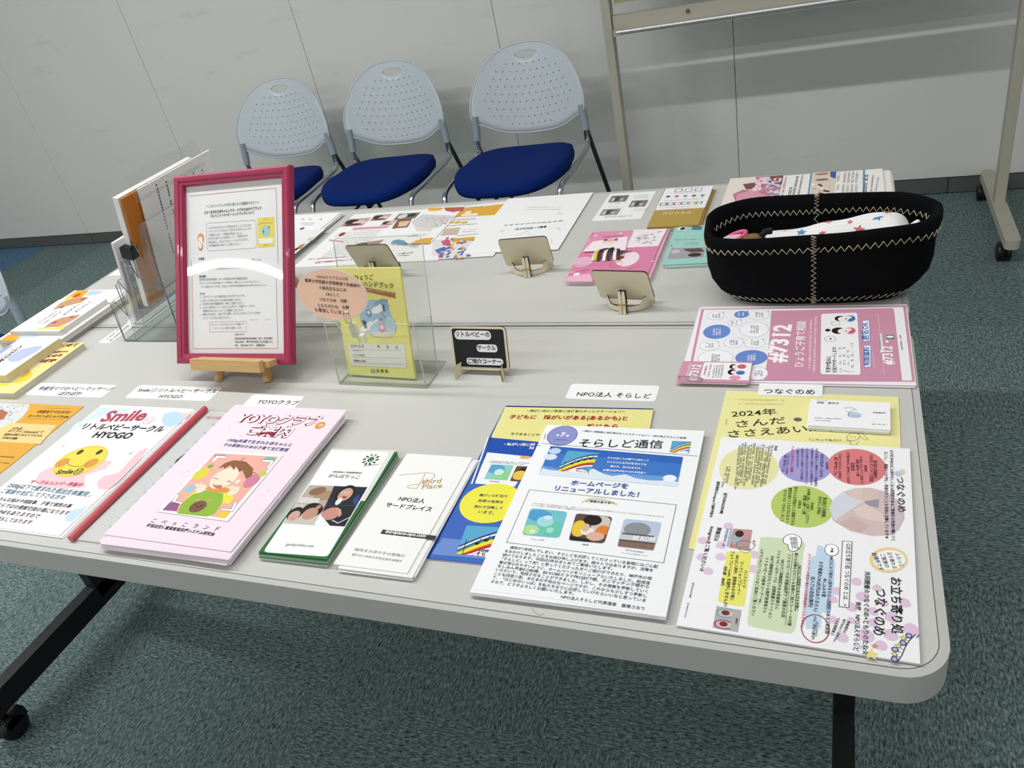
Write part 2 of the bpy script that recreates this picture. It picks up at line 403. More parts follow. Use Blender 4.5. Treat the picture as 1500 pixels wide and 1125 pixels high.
# ================================================================== PRINTED SHEETS
TEXTREQ = []; SHEETS = []
PAPER = {}
def paper(c):
    if c not in PAPER: PAPER[c] = mat('paper_' + c.strip('#'), c, .6, spec=.25, noise=.012, nscale=120)
    return PAPER[c]
LV = .00009
class Sheet:
    def __init__(s, root, M, z):
        s.root = root; s.M = M; s.z = z; s.g = {}; s.x0 = s.y0 = 0; s.k = 1; s.lv = 0
        s.Mi = M.inverted(); SHEETS.append(s)
    def view(s, x0, y0, k): s.x0, s.y0, s.k = x0, y0, k; return s
    def P(s, p):
        d = s.Mi.to_3x3() @ ray(s.x0 + p[0] / s.k, s.y0 + p[1] / s.k); c = s.Mi @ CAM
        t = (s.z - c.z) / d.z; q = c + d * t; return Vector((q.x, q.y))
    def raw(s, pts, c, lv=1, g='artwork'):
        s.lv = (s.lv + 1) % 17; dz = s.lv * 5e-7
        s.g.setdefault(g, MB()).add([(p[0], p[1], s.z + lv * LV + dz) for p in pts], [tuple(range(len(pts)))], 0, col(c))
    def poly(s, px, c, lv=1, g='artwork'): s.raw([s.P(p) for p in px], c, lv, g)
    def rect(s, a, b, c, lv=1, r=0, g='artwork'):
        a, b = s.P(a), s.P(b); w, h = abs(a.x - b.x), abs(a.y - b.y)
        s.raw(rrect(w, h, max(min(r, w / 2.01, h / 2.01), 1e-5), 5 if r else 1, (a.x + b.x) / 2, (a.y + b.y) / 2), c, lv, g); return ((a.x + b.x) / 2, (a.y + b.y) / 2, w, h)
    def frame(s, a, b, c, t=.0006, lv=1, r=0, g='artwork'):
        a, b = s.P(a), s.P(b); w, h = abs(a.x - b.x), abs(a.y - b.y); cx, cy = (a.x + b.x) / 2, (a.y + b.y) / 2
        n = 5; r_ = max(r, .0002); o = rrect(w, h, r_, n, cx, cy); i = rrect(w - 2 * t, h - 2 * t, max(r_ - t, .0001), n, cx, cy); N = len(o)
        for k in range(N): j = (k + 1) % N; s.raw([o[k], o[j], i[j], i[k]], c, lv, g)
    def ell(s, p, rx, ry, c, lv=1, rot=0, g='artwork', n=28, egg=0):
        q = s.P(p); ca, sa = math.cos(rot), math.sin(rot); pts = []
        for k in range(n):
            a = 2 * PI * k / n; x = rx * math.cos(a); y = ry * math.sin(a) * (1 + egg * math.cos(a)); pts.append((q.x + x * ca - y * sa, q.y + x * sa + y * ca))
        s.raw(pts, c, lv, g)
    def ring(s, p, rx, ry, c, t=.0005, lv=2, g='artwork', n=32):
        q = s.P(p)
        for k in range(n):
            a, b = 2 * PI * k / n, 2 * PI * (k + 1) / n
            s.raw([(q.x + (rx + e) * math.cos(u), q.y + (ry + e) * math.sin(u)) for u, e in ((a, 0), (b, 0), (b, -t), (a, -t))], c, lv, g)
    def line(s, px, c, t=.0006, lv=2, g='artwork'):
        q = [s.P(p) for p in px]
        for a, b in zip(q, q[1:]):
            d = (b - a)
            if d.length < 1e-6: continue
            d.normalize(); n = Vector((-d.y, d.x)) * t / 2; e = d * t * .3; s.raw([a - n - e, b - n + e, b + n + e, a + n - e], c, lv, g)
    def star(s, p, r, c, lv=2, rot=0, g='artwork', k=.45, pts=5):
        q = s.P(p); s.raw([(q.x + (r if i % 2 == 0 else r * k) * math.sin(PI * i / pts + rot), q.y + (r if i % 2 == 0 else r * k) * math.cos(PI * i / pts + rot)) for i in range(2 * pts)], c, lv, g)
    def text(s, t, p0, p1, c='#1a1a1a', bold=0, ys=1, lv=5, g='lettering', out=None):
        a, b = s.P(p0), s.P(p1)
        if out: TEXTREQ.append((s, t, a, b, out, bold + .05, ys, lv - 1, g))
        TEXTREQ.append((s, t, a, b, c, bold, ys, lv, g))
    def greek(s, p0, p1, h, c='#4a4a4a', lv=3, g='lettering', seed=1):   # print too small to read
        a, b = s.P(p0), s.P(p1); d = b - a; L = d.length; d.normalize(); n = Vector((-d.y, d.x)); x = 0; R_ = random.Random(seed + L * 1e4)
        while x < L:
            wd = h * R_.uniform(.45, .9)
            if R_.random() < .88:
                hh = h * R_.uniform(.55, 1); o = a + d * x + n * (h - hh) * .5
                s.raw([o, o + d * wd * .8, o + d * wd * .8 + n * hh * .32, o + n * hh * .32], c, lv, g)
                s.raw([o + n * hh * .68, o + d * wd * .8 + n * hh * .68, o + d * wd * .8 + n * hh, o + n * hh], c, lv, g)
                if R_.random() < .6: s.raw([o + d * wd * .3, o + d * wd * .5, o + d * wd * .5 + n * hh, o + d * wd * .3 + n * hh], c, lv, g)
            x += wd
    def pic(s, box, bg, blobs, lv=2, r=0, g='photo'):
        cx, cy, w, h = box; rr = rrect(w, h, max(r, 1e-5), 4 if r else 1, cx, cy); s.raw(rr, bg, lv, g)
        for n_, bl in enumerate(blobs):
            if len(bl) == 5:
                x, y, rx, ry, c = bl
                pts = [(cx + (x - .5) * w + rx * w * math.cos(2 * PI * k / 18), cy + (.5 - y) * h + ry * h * math.sin(2 * PI * k / 18)) for k in range(18)]
            else:
                pl, c = bl; pts = [(cx + (x - .5) * w, cy + (.5 - y) * h) for x, y in pl]
            m_ = r * .25
            for ax, sg, lim in ((0, 1, cx + w / 2 - m_), (0, -1, -(cx - w / 2 + m_)), (1, 1, cy + h / 2 - m_), (1, -1, -(cy - h / 2 + m_))):
                o = []
                for i in range(len(pts)):
                    a, b = pts[i], pts[(i + 1) % len(pts)]; da, db = lim - sg * a[ax], lim - sg * b[ax]
                    if da >= 0: o.append(a)
                    if da * db < 0: t = da / (da - db); o.append((a[0] + (b[0] - a[0]) * t, a[1] + (b[1] - a[1]) * t))
                pts = o
                if not pts: break
            if len(pts) > 2: s.raw(pts, c, lv + .35 * (n_ + 1), g)

def flat(name, label, cat, x, y, w, h, z0, t, c='#f4f4f4', rot=0, group=None, corner=0, part='sheet', side=None):
    """one sheet, leaflet or book lying on the table: returns its Sheet for printing"""
    root = thing(name, label, cat, (x, y, ZT + z0), rot, group)
    mb = MB(); mb.prism(rrect(w, h, corner or .0004, 4 if corner else 1), 0, t, 0, 1 if side else None)
    mb.obj(part, [paper(c)] + ([paper(side)] if side else []), root)
    return Sheet(root, Matrix.Translation((x, y, ZT + z0)) @ Matrix.Rotation(rot, 4, 'Z'), t)
def pile(n, name, label, group, cat, x, y, w, h, z0, t, c, side=None, dx=.0015, dy=.0015, rot=0, drot=.01, bias=(0, 0), corner=0):
    """the leaflets lying under the top one of a pile, each a thing of its own"""
    R_ = random.Random(n * 31 + int(abs(x) * 1e3)); f = None
    for k in range(n):
        u = 1 - k / max(n - 1, 1) * .8
        loc = (x + R_.uniform(-dx, dx) + bias[0] * u, y + R_.uniform(-dy, dy) + bias[1] * u, ZT + z0 + k * t); rz = rot + R_.uniform(-drot, drot)
        if f is None:
            s = flat(name, label, cat, x, y, w, h, z0, t * .96, c, rot, group, corner, side=side); SHEETS.remove(s); f = s.root
            o = f
        else: o = copy_tree(f)
        o.location = loc; o.rotation_euler = (0, 0, rz)

# ---- name cards
s = flat('name_card', 'white paper name card reading つなぐのめ, under the edge of the pink 7312 flyer', 'card', -.143, .4165, .080, .030, .0016, .0006, corner=.004)
s.view(980, 560, 3.75).text('つなぐのめ', (520, 62), (800, 68), bold=.006)
s = flat('name_card', 'white paper name card reading NPO法人 そらしど beside the newsletter', 'card', -.381, .4005, .130, .038, 0, .0006, corner=.005)
s.view(800, 550, 1).text('NPO法人 そらしど', (44, 30.5), (153, 34), bold=.004)
s = flat('name_card', 'small white name card reading YOYOクラブ above the pink leaflets', 'card', -.936, .347, .104, .036, 0, .0006, rot=-.01, corner=.005)
s.view(140, 570, 3.947).text('YOYOクラブ', (928, 84), (1160, 94), bold=.004)
s = flat('name_card', 'white name card ending in HYOGO, tucked by the small wooden easel legs', 'card', -1.161, .361, .190, .040, 0, .0006, corner=.005)
s.view(0, 560, 4.167).text('Smile☺リトルベビーサークル', (833, 58), (1313, 68), bold=.004); s.text('HYOGO', (962, 98), (1100, 100), bold=.004)
s = flat('name_card', 'white name card about baby massage, by the yellow book at the left', 'card', -1.409, .358, .200, .040, 0, .0006, rot=.004, corner=.005)
s.view(0, 560, 4.167).text('早産児ママのベビーマッサージ', (225, 48), (675, 52), bold=.004); s.text('ぽかぽか', (350, 80), (485, 82), bold=.004)
s = flat('name_card', 'narrow white card with red and black print under the clear brochure rack', 'card', -1.484, .577, .036, .105, 0, .0006, corner=.005)
s.view(0, 380, 7.5).greek((1190, 880), (1400, 690), .006, '#b04040'); s.greek((1220, 900), (1420, 730), .006, '#3a3a3a')

# ---- orange flyer
s = flat('flyer', 'orange online cafe flyer cut off by the left edge of the photo', 'flyer', -1.429, .162, .21, .297, 0, .0012, '#dfa83f')
s.view(0, 560, 4.167)
s.poly([(-70, 330), (0, 290), (60, 270), (130, 220), (170, 170), (180, 135), (30, 127), (-200, 127)], '#d6dadb', 1)
for k in range(34):
    a = random.uniform(-60, 150); b = random.uniform(135, 235)
    if a + b * .9 < 290: s.ell((a, b), .0016, .0022, random.choice(['#8f9499', '#b9bdc0', '#7d8fa3', '#c1a27c']), 2)
s.poly([(-60, 190), (10, 165), (50, 185), (20, 225), (-60, 240)], '#b06f4e', 3)
s.text('\\早産児ママたちの/', (215, 188), (420, 192), '#5b3d13', .01); s.text('オンラインおしゃべりcafe', (165, 213), (412, 219), '#4a3010', .01)
s.line([(270, 158), (430, 162)], '#7a5a22', .0006); s.line([(160, 222), (395, 228)], '#7a5a22', .0006)
s.poly([(75, 248), (345, 262), (245, 378), (-40, 360), (-60, 300)], '#edd08c', 1)
s.ell((305, 275), .006, .004, '#cfd2d6', 3)
for i, (t_, a, b) in enumerate([('毎月1回', (65, 288), (125, 291)), ('オンライン(zoom)にて', (42, 305), (255, 314)), ('産後を経験されたママたちの', (20, 325), (250, 334)), ('交流会を開催', (5, 345), (100, 350))]): s.text(t_, a, b, '#3a2a18', .012)
s.greek((-20, 455), (80, 462), .003, '#5b4520'); s.greek((-20, 490), (50, 500), .003, '#5b4520')
# ---- smile circle flyers
pile(2, 'flyer', 'white flyer lying under the smiling face flyer', 'flyers under the smiling face flyer', 'flyer', -1.1735, .1645, .21, .297, 0, .0011, '#eceeee', dx=.001, dy=.001, bias=(.002, 0), drot=.004)
s = flat('flyer', 'white flyer with a big yellow smiling face and pastel blobs', 'flyer', -1.1785, .166, .21, .297, .0022, .0011, '#f3eff0')
s.view(0, 560, 4.167)
s.poly([(600, 155), (790, 165), (760, 190), (700, 205), (640, 200), (520, 240), (560, 200)], '#cfe2ec', 1)
s.poly([(1000, 190), (1080, 178), (1130, 200), (1100, 250), (1040, 275), (1000, 262), (985, 235)], '#bcd9ea', 1)
s.poly([(1110, 185), (1165, 190), (1130, 225), (1115, 215)], '#f3cfd2', 1)
s.poly([(215, 600), (240, 555), (300, 520), (470, 470), (690, 480), (640, 530), (520, 570), (520, 640), (400, 650), (260, 640), (220, 625)], '#f2c9cf', 1)
s.poly([(600, 600), (640, 570), (720, 555), (790, 480), (850, 420), (905, 400), (860, 470), (790, 540), (720, 610), (660, 655), (600, 650), (590, 625)], '#f0c6cd', 1)
s.poly([(400, 820), (440, 780), (510, 765), (545, 740), (500, 800), (440, 850), (400, 850)], '#c4deec', 1)
s.poly([(450, 262), (520, 225), (540, 240), (480, 285), (430, 292)], '#d9e8ee', 1)
s.text('Smile', (598, 245), (865, 238), '#b34a5c', .03, lv=6)
s.ring((908, 234), .0085, .010, '#c2586a', .0007, 4); s.ell((898, 230), .0008, .0012, '#c2586a', 4); s.ell((920, 231), .0008, .0012, '#c2586a', 4)
s.line([(895, 240), (906, 247), (920, 241)], '#c2586a', .0005)
s.text('リトルベビーサークル', (490, 285), (985, 305), '#1c1f26', .03); s.text('HYOGO', (555, 340), (785, 348), '#1c1f26', .035)
s.ell((492, 480), .046, .0385, '#e6d04a', 3, g='smiling_face'); s.ell((500, 478), .041, .034, '#ecd957', 3.3, g='smiling_face')
s.ell((490, 427), .0052, .0065, '#4c4a2c', 4, g='smiling_face'); s.ell((607, 427), .0052, .0065, '#4c4a2c', 4, g='smiling_face')
s.ell((382, 492), .0115, .0115, '#dd9a45', 4, g='smiling_face'); s.ell((557, 495), .0115, .0115, '#dd9a45', 4, g='smiling_face')
s.line([(412, 492), (420, 505), (445, 514), (480, 517), (515, 510), (540, 492)], '#4a3f20', .0009, 5, g='smiling_face')
s.text('Smile☺', (335, 563), (490, 560), '#15150f', .025, lv=6)
s.text('サークルメンバー募集中', (175, 618), (490, 640), '#c8586c', .02)
s.text('2500g以下で産まれた低出生体重児', (38, 640), (525, 698), '#4f7f92', .012); s.text('ご家族や支援して下さる方々', (0, 675), (380, 718), '#4f7f92', .012)
s.text('いろんな悩みや相談事、子育て病気の事', (-40, 720), (425, 768), '#333', .008)
s.text('ここならではの情報交換の場になります', (-80, 752), (408, 812), '#3a3a3a', .006); s.text('LINEもありますので', (-30, 800), (228, 832), '#3a3a3a', .006)
s.text('お待ちしております', (-60, 840), (180, 868), '#3a3a3a', .006)
for p in ((385, 392), (545, 695)): s.star(p, .004, '#eab9c0')
for p in ((797, 434),): s.star(p, .0045, '#9cc8de')
for a, b in (((430, 300), (445, 470)), ((530, 600), (545, 640)), ((390, 650), (385, 720))): s.line([a, b], '#dcdcdc', .0004, 1)

# ---- clear rail file
r_ = thing('rail_file', 'clear document file with a red slide-on spine, partly under the pink leaflets', 'folder', (-.94, .164, ZT))
MB().prism(rrect(.212, .300, .003, 2), 0, .0012).obj('clear_cover', SLEEVE, r_, loc=(.003, 0, .003))
pg = MB().prism(rrect(.205, .295, .001, 1), 0, .0018).obj('page', paper('#e3e5e4'), r_, loc=(.004, 0, .0006))
sp = MB().tube([(-.109, .151, .0045), (-.107, 0, .0048), (-.105, -.151, .0045)], .0052, 10); sp.obj('spine_bar', mat('red_plastic', '#d05560', .35), r_, loc=(0, 0, .0008))
fs_ = Sheet(r_, Matrix.Translation((-.94, .164, ZT)), .0043); fs_.view(0, 560, 4.167)
fs_.text('親子の発達', (1255, 218), (1345, 222), '#cf6f7c', .01)
for k in range(13): fs_.greek((1290 - k * 52, 262 + k * 52), (1330 - k * 52, 266 + k * 52), .0035, '#8f9294')
fs_.poly([(1080, 470), (1130, 435), (1125, 455), (1060, 500)], '#4c4648', 2)

# ---- pink leaflets
pile(5, 'leaflet', 'pale pink leaflet lying under the illustrated top one', 'pale pink leaflets under the illustrated top one', 'leaflet', -.876, .1575, .212, .297, .0046, .0021, '#eddbe6', side='#f4eef2', dx=.004, dy=.003, drot=.012, bias=(-.001, -.004))
s = flat('leaflet', 'pale pink YOYO leaflet with a laughing child picture, top of its pile', 'leaflet', -.875, .1655, .213, .294, .0152, .0016, '#f1e0ea', rot=-.006)
s.view(140, 570, 3.947)
s.text('YOYOクラブ', (803, 192), (1282, 214), '#fbf4f6', .022, lv=7, out='#8e2340')
s.ell((1298, 210), .0078, .0085, '#e0984a', 4); s.text('の', (1287, 218), (1309, 219), '#ffffff', .02, lv=6)
s.text('ご案内', (862, 262), (1108, 280), '#fbf4f6', .022, lv=7, out='#8e2340')
s.text('1500g未満で生まれた赤ちゃんと', (760, 303), (1128, 333), '#4a4f86', .012); s.text('その家族のための子育て支援教室', (735, 330), (1108, 362), '#4a4f86', .012)
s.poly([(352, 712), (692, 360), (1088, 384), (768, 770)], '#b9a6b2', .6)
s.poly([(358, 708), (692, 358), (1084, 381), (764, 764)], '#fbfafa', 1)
q = [(386, 700), (690, 370), (1060, 392), (750, 748)]
s.poly(q, '#eeb1a0', 2, g='child_picture')
G = 'child_picture'
s.ell((610, 490), .011, .014, '#dfd24a', 2.4, g=G); s.ell((665, 447), .005, .004, '#7dae45', 2.5, g=G); s.ell((545, 575), .008, .009, '#9cc6d6', 2.4, g=G); s.ell((905, 530), .011, .015, '#d2809e', 2.4, g=G); s.ell((965, 492), .006, .006, '#b9cc55', 2.5, g=G)
s.poly([(386, 700), (430, 655), (490, 655), (470, 705)], '#8e5c8e', 2.4, g=G); s.poly([(725, 700), (790, 700), (750, 748), (700, 742)], '#e8c84a', 2.4, g=G); s.ell((720, 388), .012, .004, '#c98bb0', 2.4, g=G); s.ell((1005, 405), .01, .005, '#7fb6b0', 2.4, g=G)
for c_ in ([(668, 420), (700, 385), (760, 390), (755, 402), (710, 398), (684, 424)], [(960, 408), (1035, 414), (1000, 462), (985, 458), (1012, 425), (965, 420)], [(440, 652), (470, 606), (486, 612), (462, 648), (505, 655), (498, 666)], [(720, 690), (785, 695), (806, 648), (820, 656), (795, 708), (722, 700)]):
    s.poly(c_, '#ffffff', 2.9, g=G); s.line(c_ + [c_[0]], '#3a3a3a', .0006, 3.1, g=G)
s.poly([(530, 625), (560, 600), (640, 590), (700, 600), (780, 600), (800, 630), (770, 665), (700, 650), (600, 640)], '#efe04c', 3, g=G)
s.poly([(470, 720), (500, 660), (560, 610), (640, 588), (740, 605), (735, 650), (690, 720), (640, 738)], '#8fb83a', 3.2, g=G)
s.poly([(635, 578), (660, 560), (740, 570), (790, 580), (750, 600), (680, 600)], '#d9984a', 3.4, g=G)
s.ell((745, 515), .0205, .0225, '#f6e2cd', 3.6, g=G); s.ell((822, 535), .004, .005, '#f6e2cd', 3.7, g=G)
s.poly([(708, 458), (750, 428), (800, 412), (870, 420), (912, 460), (905, 500), (870, 520), (850, 470), (830, 480), (815, 445), (800, 470), (780, 440), (745, 462), (740, 450)], '#8d5f3c', 4, g=G)
s.line([(840, 420), (850, 405), (866, 402)], '#8d5f3c', .0012, 4, g=G); s.line([(900, 480), (925, 486)], '#8d5f3c', .0012, 4, g=G)
s.line([(678, 518), (690, 514), (708, 522)], '#3a2a20', .0009, 5, g=G); s.line([(758, 540), (770, 532), (785, 540)], '#3a2a20', .0009, 5, g=G); s.poly([(676, 548), (690, 556), (735, 556), (728, 574), (700, 576), (684, 566)], '#c97868', 5, g=G)
for (a, b) in ((610, 578), (800, 592)):
    s.ell((a, b), .0075, .0085, '#f6e2cd', 4.2, g=G)
    for k in range(5): s.line([(a, b), (a - 36 + k * 17, b - 36 + abs(k - 2) * 5)], '#f3dcc6', .0024, 4.3, g=G)
s.ell((598, 640), .003, .003, '#c9a184', 4.4, g=G); s.ell((660, 645), .003, .003, '#c9a184', 4.4, g=G); s.ell((592, 680), .0125, .0115, '#7c5440', 4.6, g=G)
s.ell((578, 668), .0012, .0014, '#1c120c', 5, g=G); s.ell((614, 675), .0012, .0014, '#1c120c', 5, g=G); s.ell((590, 682), .002, .0013, '#1c120c', 5, g=G)
s.text('こ　べ　っ　こ　ラ　ン　ド', (317, 772), (706, 822), '#3a3540', .006); s.text('極低出生体重児育児支援システム研究会', (290, 795), (682, 850), '#2b2730', .02)
for p in ((1155, 235), (1000, 585), (535, 472), (500, 480), (790, 155), (1065, 628), (775, 215), (845, 272)): s.star(p, .0018, random.choice(['#e8d48a', '#d8b8d8', '#c8c8e8']))

# ---- green brochures
pile(7, 'brochure', 'slim green edged brochure under the top one of the pile', 'green edged brochures under the top one', 'brochure', -.689, .1265, .0985, .201, 0, .0013, '#2f6b3c', side='#b9c9b9', rot=.02, dx=.0007, dy=.001, drot=.004, bias=(.0008, -.001))
s = flat('brochure', 'slim white brochure with green border and baby photos, top of the pile', 'brochure', -.6895, .129, .0985, .201, .0092, .0013, '#2f6b3c', rot=.02)
s.view(380, 630, 4.6875)
s.poly([(497, 128), (934, 138), (724, 487), (280, 462)], '#dfe0da', .5)
s.poly([(500, 140), (870, 150), (888, 158), (880, 172), (705, 470), (480, 850), (465, 865), (440, 868), (55, 840), (35, 832), (40, 815), (260, 490), (485, 150)], '#f4f5f4', 1)
for k in range(10):
    a = 2 * PI * k / 10; q = s.P((765, 203)); c_ = '#1f5c38' if k not in (2, 3) else '#8aa63c'
    pts = [(q.x + r * math.cos(a + d), q.y + r * math.sin(a + d)) for r, d in ((.0065, 0), (.0085, -.22), (.0125, -.05), (.0115, .25), (.009, .15))]; s.raw(pts, c_, 3)
s.ell((765, 203), .0048, .0055, '#1f5c38', 3); s.line([(752, 210), (765, 216), (780, 208)], '#f4f5f4', .0008, 4); s.ell((757, 198), .0007, .0009, '#f4f5f4', 4); s.ell((775, 199), .0007, .0009, '#f4f5f4', 4)
s.text('GANBARIKKO', (712, 252), (822, 240), '#6a6a6a', 0); s.text('一般社団法人 多胎児家族支援', (490, 292), (705, 302), '#4a4a4a', .015); s.text('がんばりっこ', (470, 326), (682, 336), '#3a4440', .004)
s.poly([(344, 378), (742, 392), (585, 663), (165, 640)], '#6b5a52', 2, g='photo')
G = 'photo'
s.poly([(344, 378), (512, 384), (452, 520), (252, 508)], '#b7ac9f', 2.3, g=G); s.ell((400, 420), .012, .008, '#8d6a4f', 2.5, rot=.4, g=G); s.poly([(420, 410), (505, 420), (470, 480), (380, 490), (360, 470)], '#a88d70', 2.4, g=G); s.poly([(290, 460), (420, 470), (400, 505), (262, 500)], '#d6d2cc', 2.6, g=G)
s.poly([(515, 386), (742, 392), (668, 518), (455, 520)], '#1d2537', 2.4, g=G); s.ell((592, 435), .013, .016, '#17120f', 2.5, g=G); s.ell((590, 443), .0098, .0125, '#cc9d83', 2.7, g=G); s.ell((583, 462), .0035, .0022, '#8d4a40', 2.9, g=G); s.ring((578, 430), .003, .003, '#dfe6ea', .0006, 3, g=G); s.ring((607, 432), .003, .003, '#dfe6ea', .0006, 3, g=G); s.ell((545, 490), .004, .007, '#e4e4e4', 2.8, g=G); s.poly([(640, 480), (690, 440), (680, 500), (650, 515)], '#2d4a8a', 2.8, g=G)
s.poly([(250, 508), (445, 520), (425, 590), (380, 655), (165, 640)], '#c9c3bb', 2.35, g=G); s.ell((245, 575), .0105, .0125, '#1c1714', 2.6, g=G); s.ell((238, 590), .0078, .0095, '#cfa598', 2.8, g=G); s.ell((230, 608), .003, .002, '#d8839b', 3, g=G)
s.ell((365, 548), .0155, .0125, '#241a15', 2.6, rot=-.3, g=G); s.ell((348, 575), .0105, .011, '#c1947c', 2.8, g=G); s.ell((405, 530), .0035, .0045, '#b98a72', 2.9, g=G)
s.poly([(455, 522), (668, 520), (585, 663), (480, 655), (425, 590)], '#20222a', 2.5, g=G); s.ell((490, 575), .013, .0115, '#c98d80', 2.8, rot=.2, g=G); s.poly([(530, 530), (560, 545), (565, 580), (545, 600), (535, 560)], '#d3a08c', 3, g=G); s.line([(500, 620), (540, 640), (600, 610), (620, 600)], '#dfe3e6', .0012, 3.2, g=G); s.poly([(418, 580), (485, 658), (375, 652)], '#f4f5f4', 3.4, g=G)
s.text('ganbarikko.net', (178, 795), (370, 808), '#8a8f8c', 0)

# ---- third place leaflets
pile(5, 'leaflet', 'slim white leaflet fanned out under the top one of the signature pile', 'slim white leaflets under the signature one', 'leaflet', -.572, .128, .0985, .205, 0, .0013, '#eeeeec', dx=.004, dy=.003, drot=.012, rot=.0, bias=(-.002, -.003))
s = flat('leaflet', 'slim white leaflet with a gold signature and black web address strip', 'leaflet', -.5795, .1295, .0985, .205, .0066, .0012, '#f3f3f1')
s.view(380, 630, 4.6875)
s.line([(962, 310), (1040, 302), (1150, 293), (1200, 300), (1205, 320), (1170, 345), (1100, 370), (1040, 378), (1015, 385), (1025, 398), (1080, 402), (1100, 370), (1125, 330), (1138, 298)], '#c79a4a', .0008)
s.text('third', (1110, 372), (1240, 368), '#c79a4a', 0); s.text('Place', (1112, 410), (1250, 400), '#c79a4a', 0)
s.text('NPO法人', (950, 485), (1128, 505), '#2b2b2b', .008); s.text('サードプレイス', (860, 528), (1175, 562), '#222', .012)
s.poly([(848, 683), (1218, 727), (1200, 755), (830, 712)], '#3a3a3a', 2); s.text('thirdplace-npo.com', (860, 708), (1138, 740), '#f0f0f0', .03)
s.text('脳性まひ児やその家族が', (650, 828), (995, 876), '#8c8c8c', 0, ys=.8); s.text('健やかに歩める共生社会を目指す', (632, 862), (975, 910), '#7c7c7c', 0, ys=.9)

# ---- blue and yellow booklets
pile(1, 'booklet', 'blue booklet just peeking out under the yellow headed one', None, 'booklet', -.4195, .2075, .21, .297, 0, .0014, '#2b4fa8', side='#dfe4f0', rot=.027, dx=.001, dy=.001, drot=.001)
s = flat('booklet', 'yellow and blue support station booklet under the newsletter', 'booklet', -.416, .208, .21, .297, .0015, .0014, '#3f6bc0', rot=.027)
s.view(620, 570, 3.214)
s.poly([(390, 78), (1083, 92), (1083, 97), (386, 84)], '#1c2f6b', 2)
s.poly([(386, 84), (1083, 97), (1040, 330), (318, 228)], '#efe79a', 1)
for k in range(60): s.line([(388 + k * 11.6, 86 + k * .2), (322 + k * 11.9, 228 + k * 1.4)], '#ddd37c', .0007, 1.4)
s.text('～障がい児のご家族と支援者のホッとステーション～', (482, 108), (952, 112), '#4b7a32', .012); s.text('子どもに　障がいがある(あるかも)と', (402, 140), (960, 148), '#a8251f', .03); s.text('感じたら…', (765, 186), (955, 188), '#a8251f', .03); s.text('今できることや', (408, 217), (545, 222), '#333333', .01)
s.poly([(318, 228), (560, 250), (520, 320), (300, 298)], '#1c4fb0', 1.5); s.text('・障がい児に関', (378, 266), (522, 270), '#ffffff', .02); s.text('ht', (498, 284), (520, 285), '#ffffff', .02)
s.poly([(302, 298), (520, 320), (430, 460), (238, 444)], '#f2f3f5', 1.6); s.line([(306, 228), (228, 445)], '#f4f6fa', .002, 2); s.line([(322, 228), (240, 445)], '#20408e', .0015, 2.2)
s.ell((480, 322), .008, .003, '#e5b06a', 3); s.greek((312, 342), (500, 352), .002, '#777777'); s.greek((312, 348), (470, 358), .002, '#777777')
x = s.rect((320, 354), (395, 430), '#9fd4d0', 2); s.pic(x, '#8fcfc4', [(.3, .3, .4, .3, '#5fa3cf'), (.7, .7, .4, .3, '#8fd28a'), (.5, .5, .2, .2, '#c9ece6')], 3, .004)
x = s.rect((440, 362), (520, 440), '#b98a5a', 2); s.pic(x, '#6a4a3c', [(.4, .35, .25, .25, '#241a18'), (.3, .6, .3, .3, '#e8c34a'), (.7, .7, .3, .3, '#d8a08a')], 3, .004)
s.greek((305, 437), (352, 440), .0025, '#555555')
s.poly([(232, 447), (420, 460), (300, 800), (38, 778)], '#3f68bd', 1.6)
s.poly([(90, 700), (330, 725), (300, 800), (38, 778)], '#6f8fd0', 1.8)
s.ell((318, 536), .040, .0355, '#efe84c', 3); s.text('障がいの種別や', (262, 506), (396, 512), '#2c3a66', .012); s.text('診断の有無を', (257, 532), (375, 540), '#2c3a66', .012); s.text('問わず活動して', (238, 560), (372, 568), '#2c3a66', .012); s.text('います。', (257, 584), (330, 592), '#2c3a66', .012)
def rainbow(s, a, b, c, d, lv=3, notes=True, g='rainbow_logo'):
    """a b c d: px corners top-left, top-right, bottom-right, bottom-left of the logo"""
    A, B, Cc, D = (s.P(p) for p in (a, b, c, d))
    f = lambda u, v: A * (1 - u) * (1 - v) + B * u * (1 - v) + Cc * u * v + D * (1 - u) * v
    s.raw([A, B, Cc, D], '#5aa9cf', lv, g)
    bands = ['#3b2b6e', '#f0f0f0', '#2d56a8', '#4fa34a', '#f0e23a', '#f0e23a', '#d94a3a', '#b02030', '#f4f4f4']
    n = 10; arc = lambda u, k: .80 - .74 * math.sin(min(1, u * .92 + .06) * PI / 2) + k * .064
    for i, bc in enumerate(bands):
        for j in range(n):
            u0, u1 = j / n, (j + 1) / n
            s.raw([f(u0, min(1, arc(u0, i))), f(u1, min(1, arc(u1, i))), f(u1, min(1, arc(u1, i + 1))), f(u0, min(1, arc(u0, i + 1)))], bc, lv + .4, g)
    s.raw([f(.35, 1), f(.4, .88), f(.5, .82), f(.62, .86), f(.7, .78), f(.85, .8), f(.95, .9), f(1, 1)], '#f6f6f6', lv + .7, g)
    if notes:
        for u in (.34, .5, .66, .82):
            v = arc(u, 3.4); q = f(u, v); r = (B - A).length * .035
            s.raw([(q.x + r * 1.3 * math.cos(k * PI / 5), q.y + r * math.sin(k * PI / 5)) for k in range(10)], '#111111', lv + 1, g)
            s.raw([f(u + .035, v), f(u + .05, v), f(u + .06, v - .18), f(u + .045, v - .18)], '#111111', lv + 1, g)
        s.raw([f(.1, .5), f(.115, .5), f(.135, 1), f(.12, 1)], '#111111', lv + 1, g)
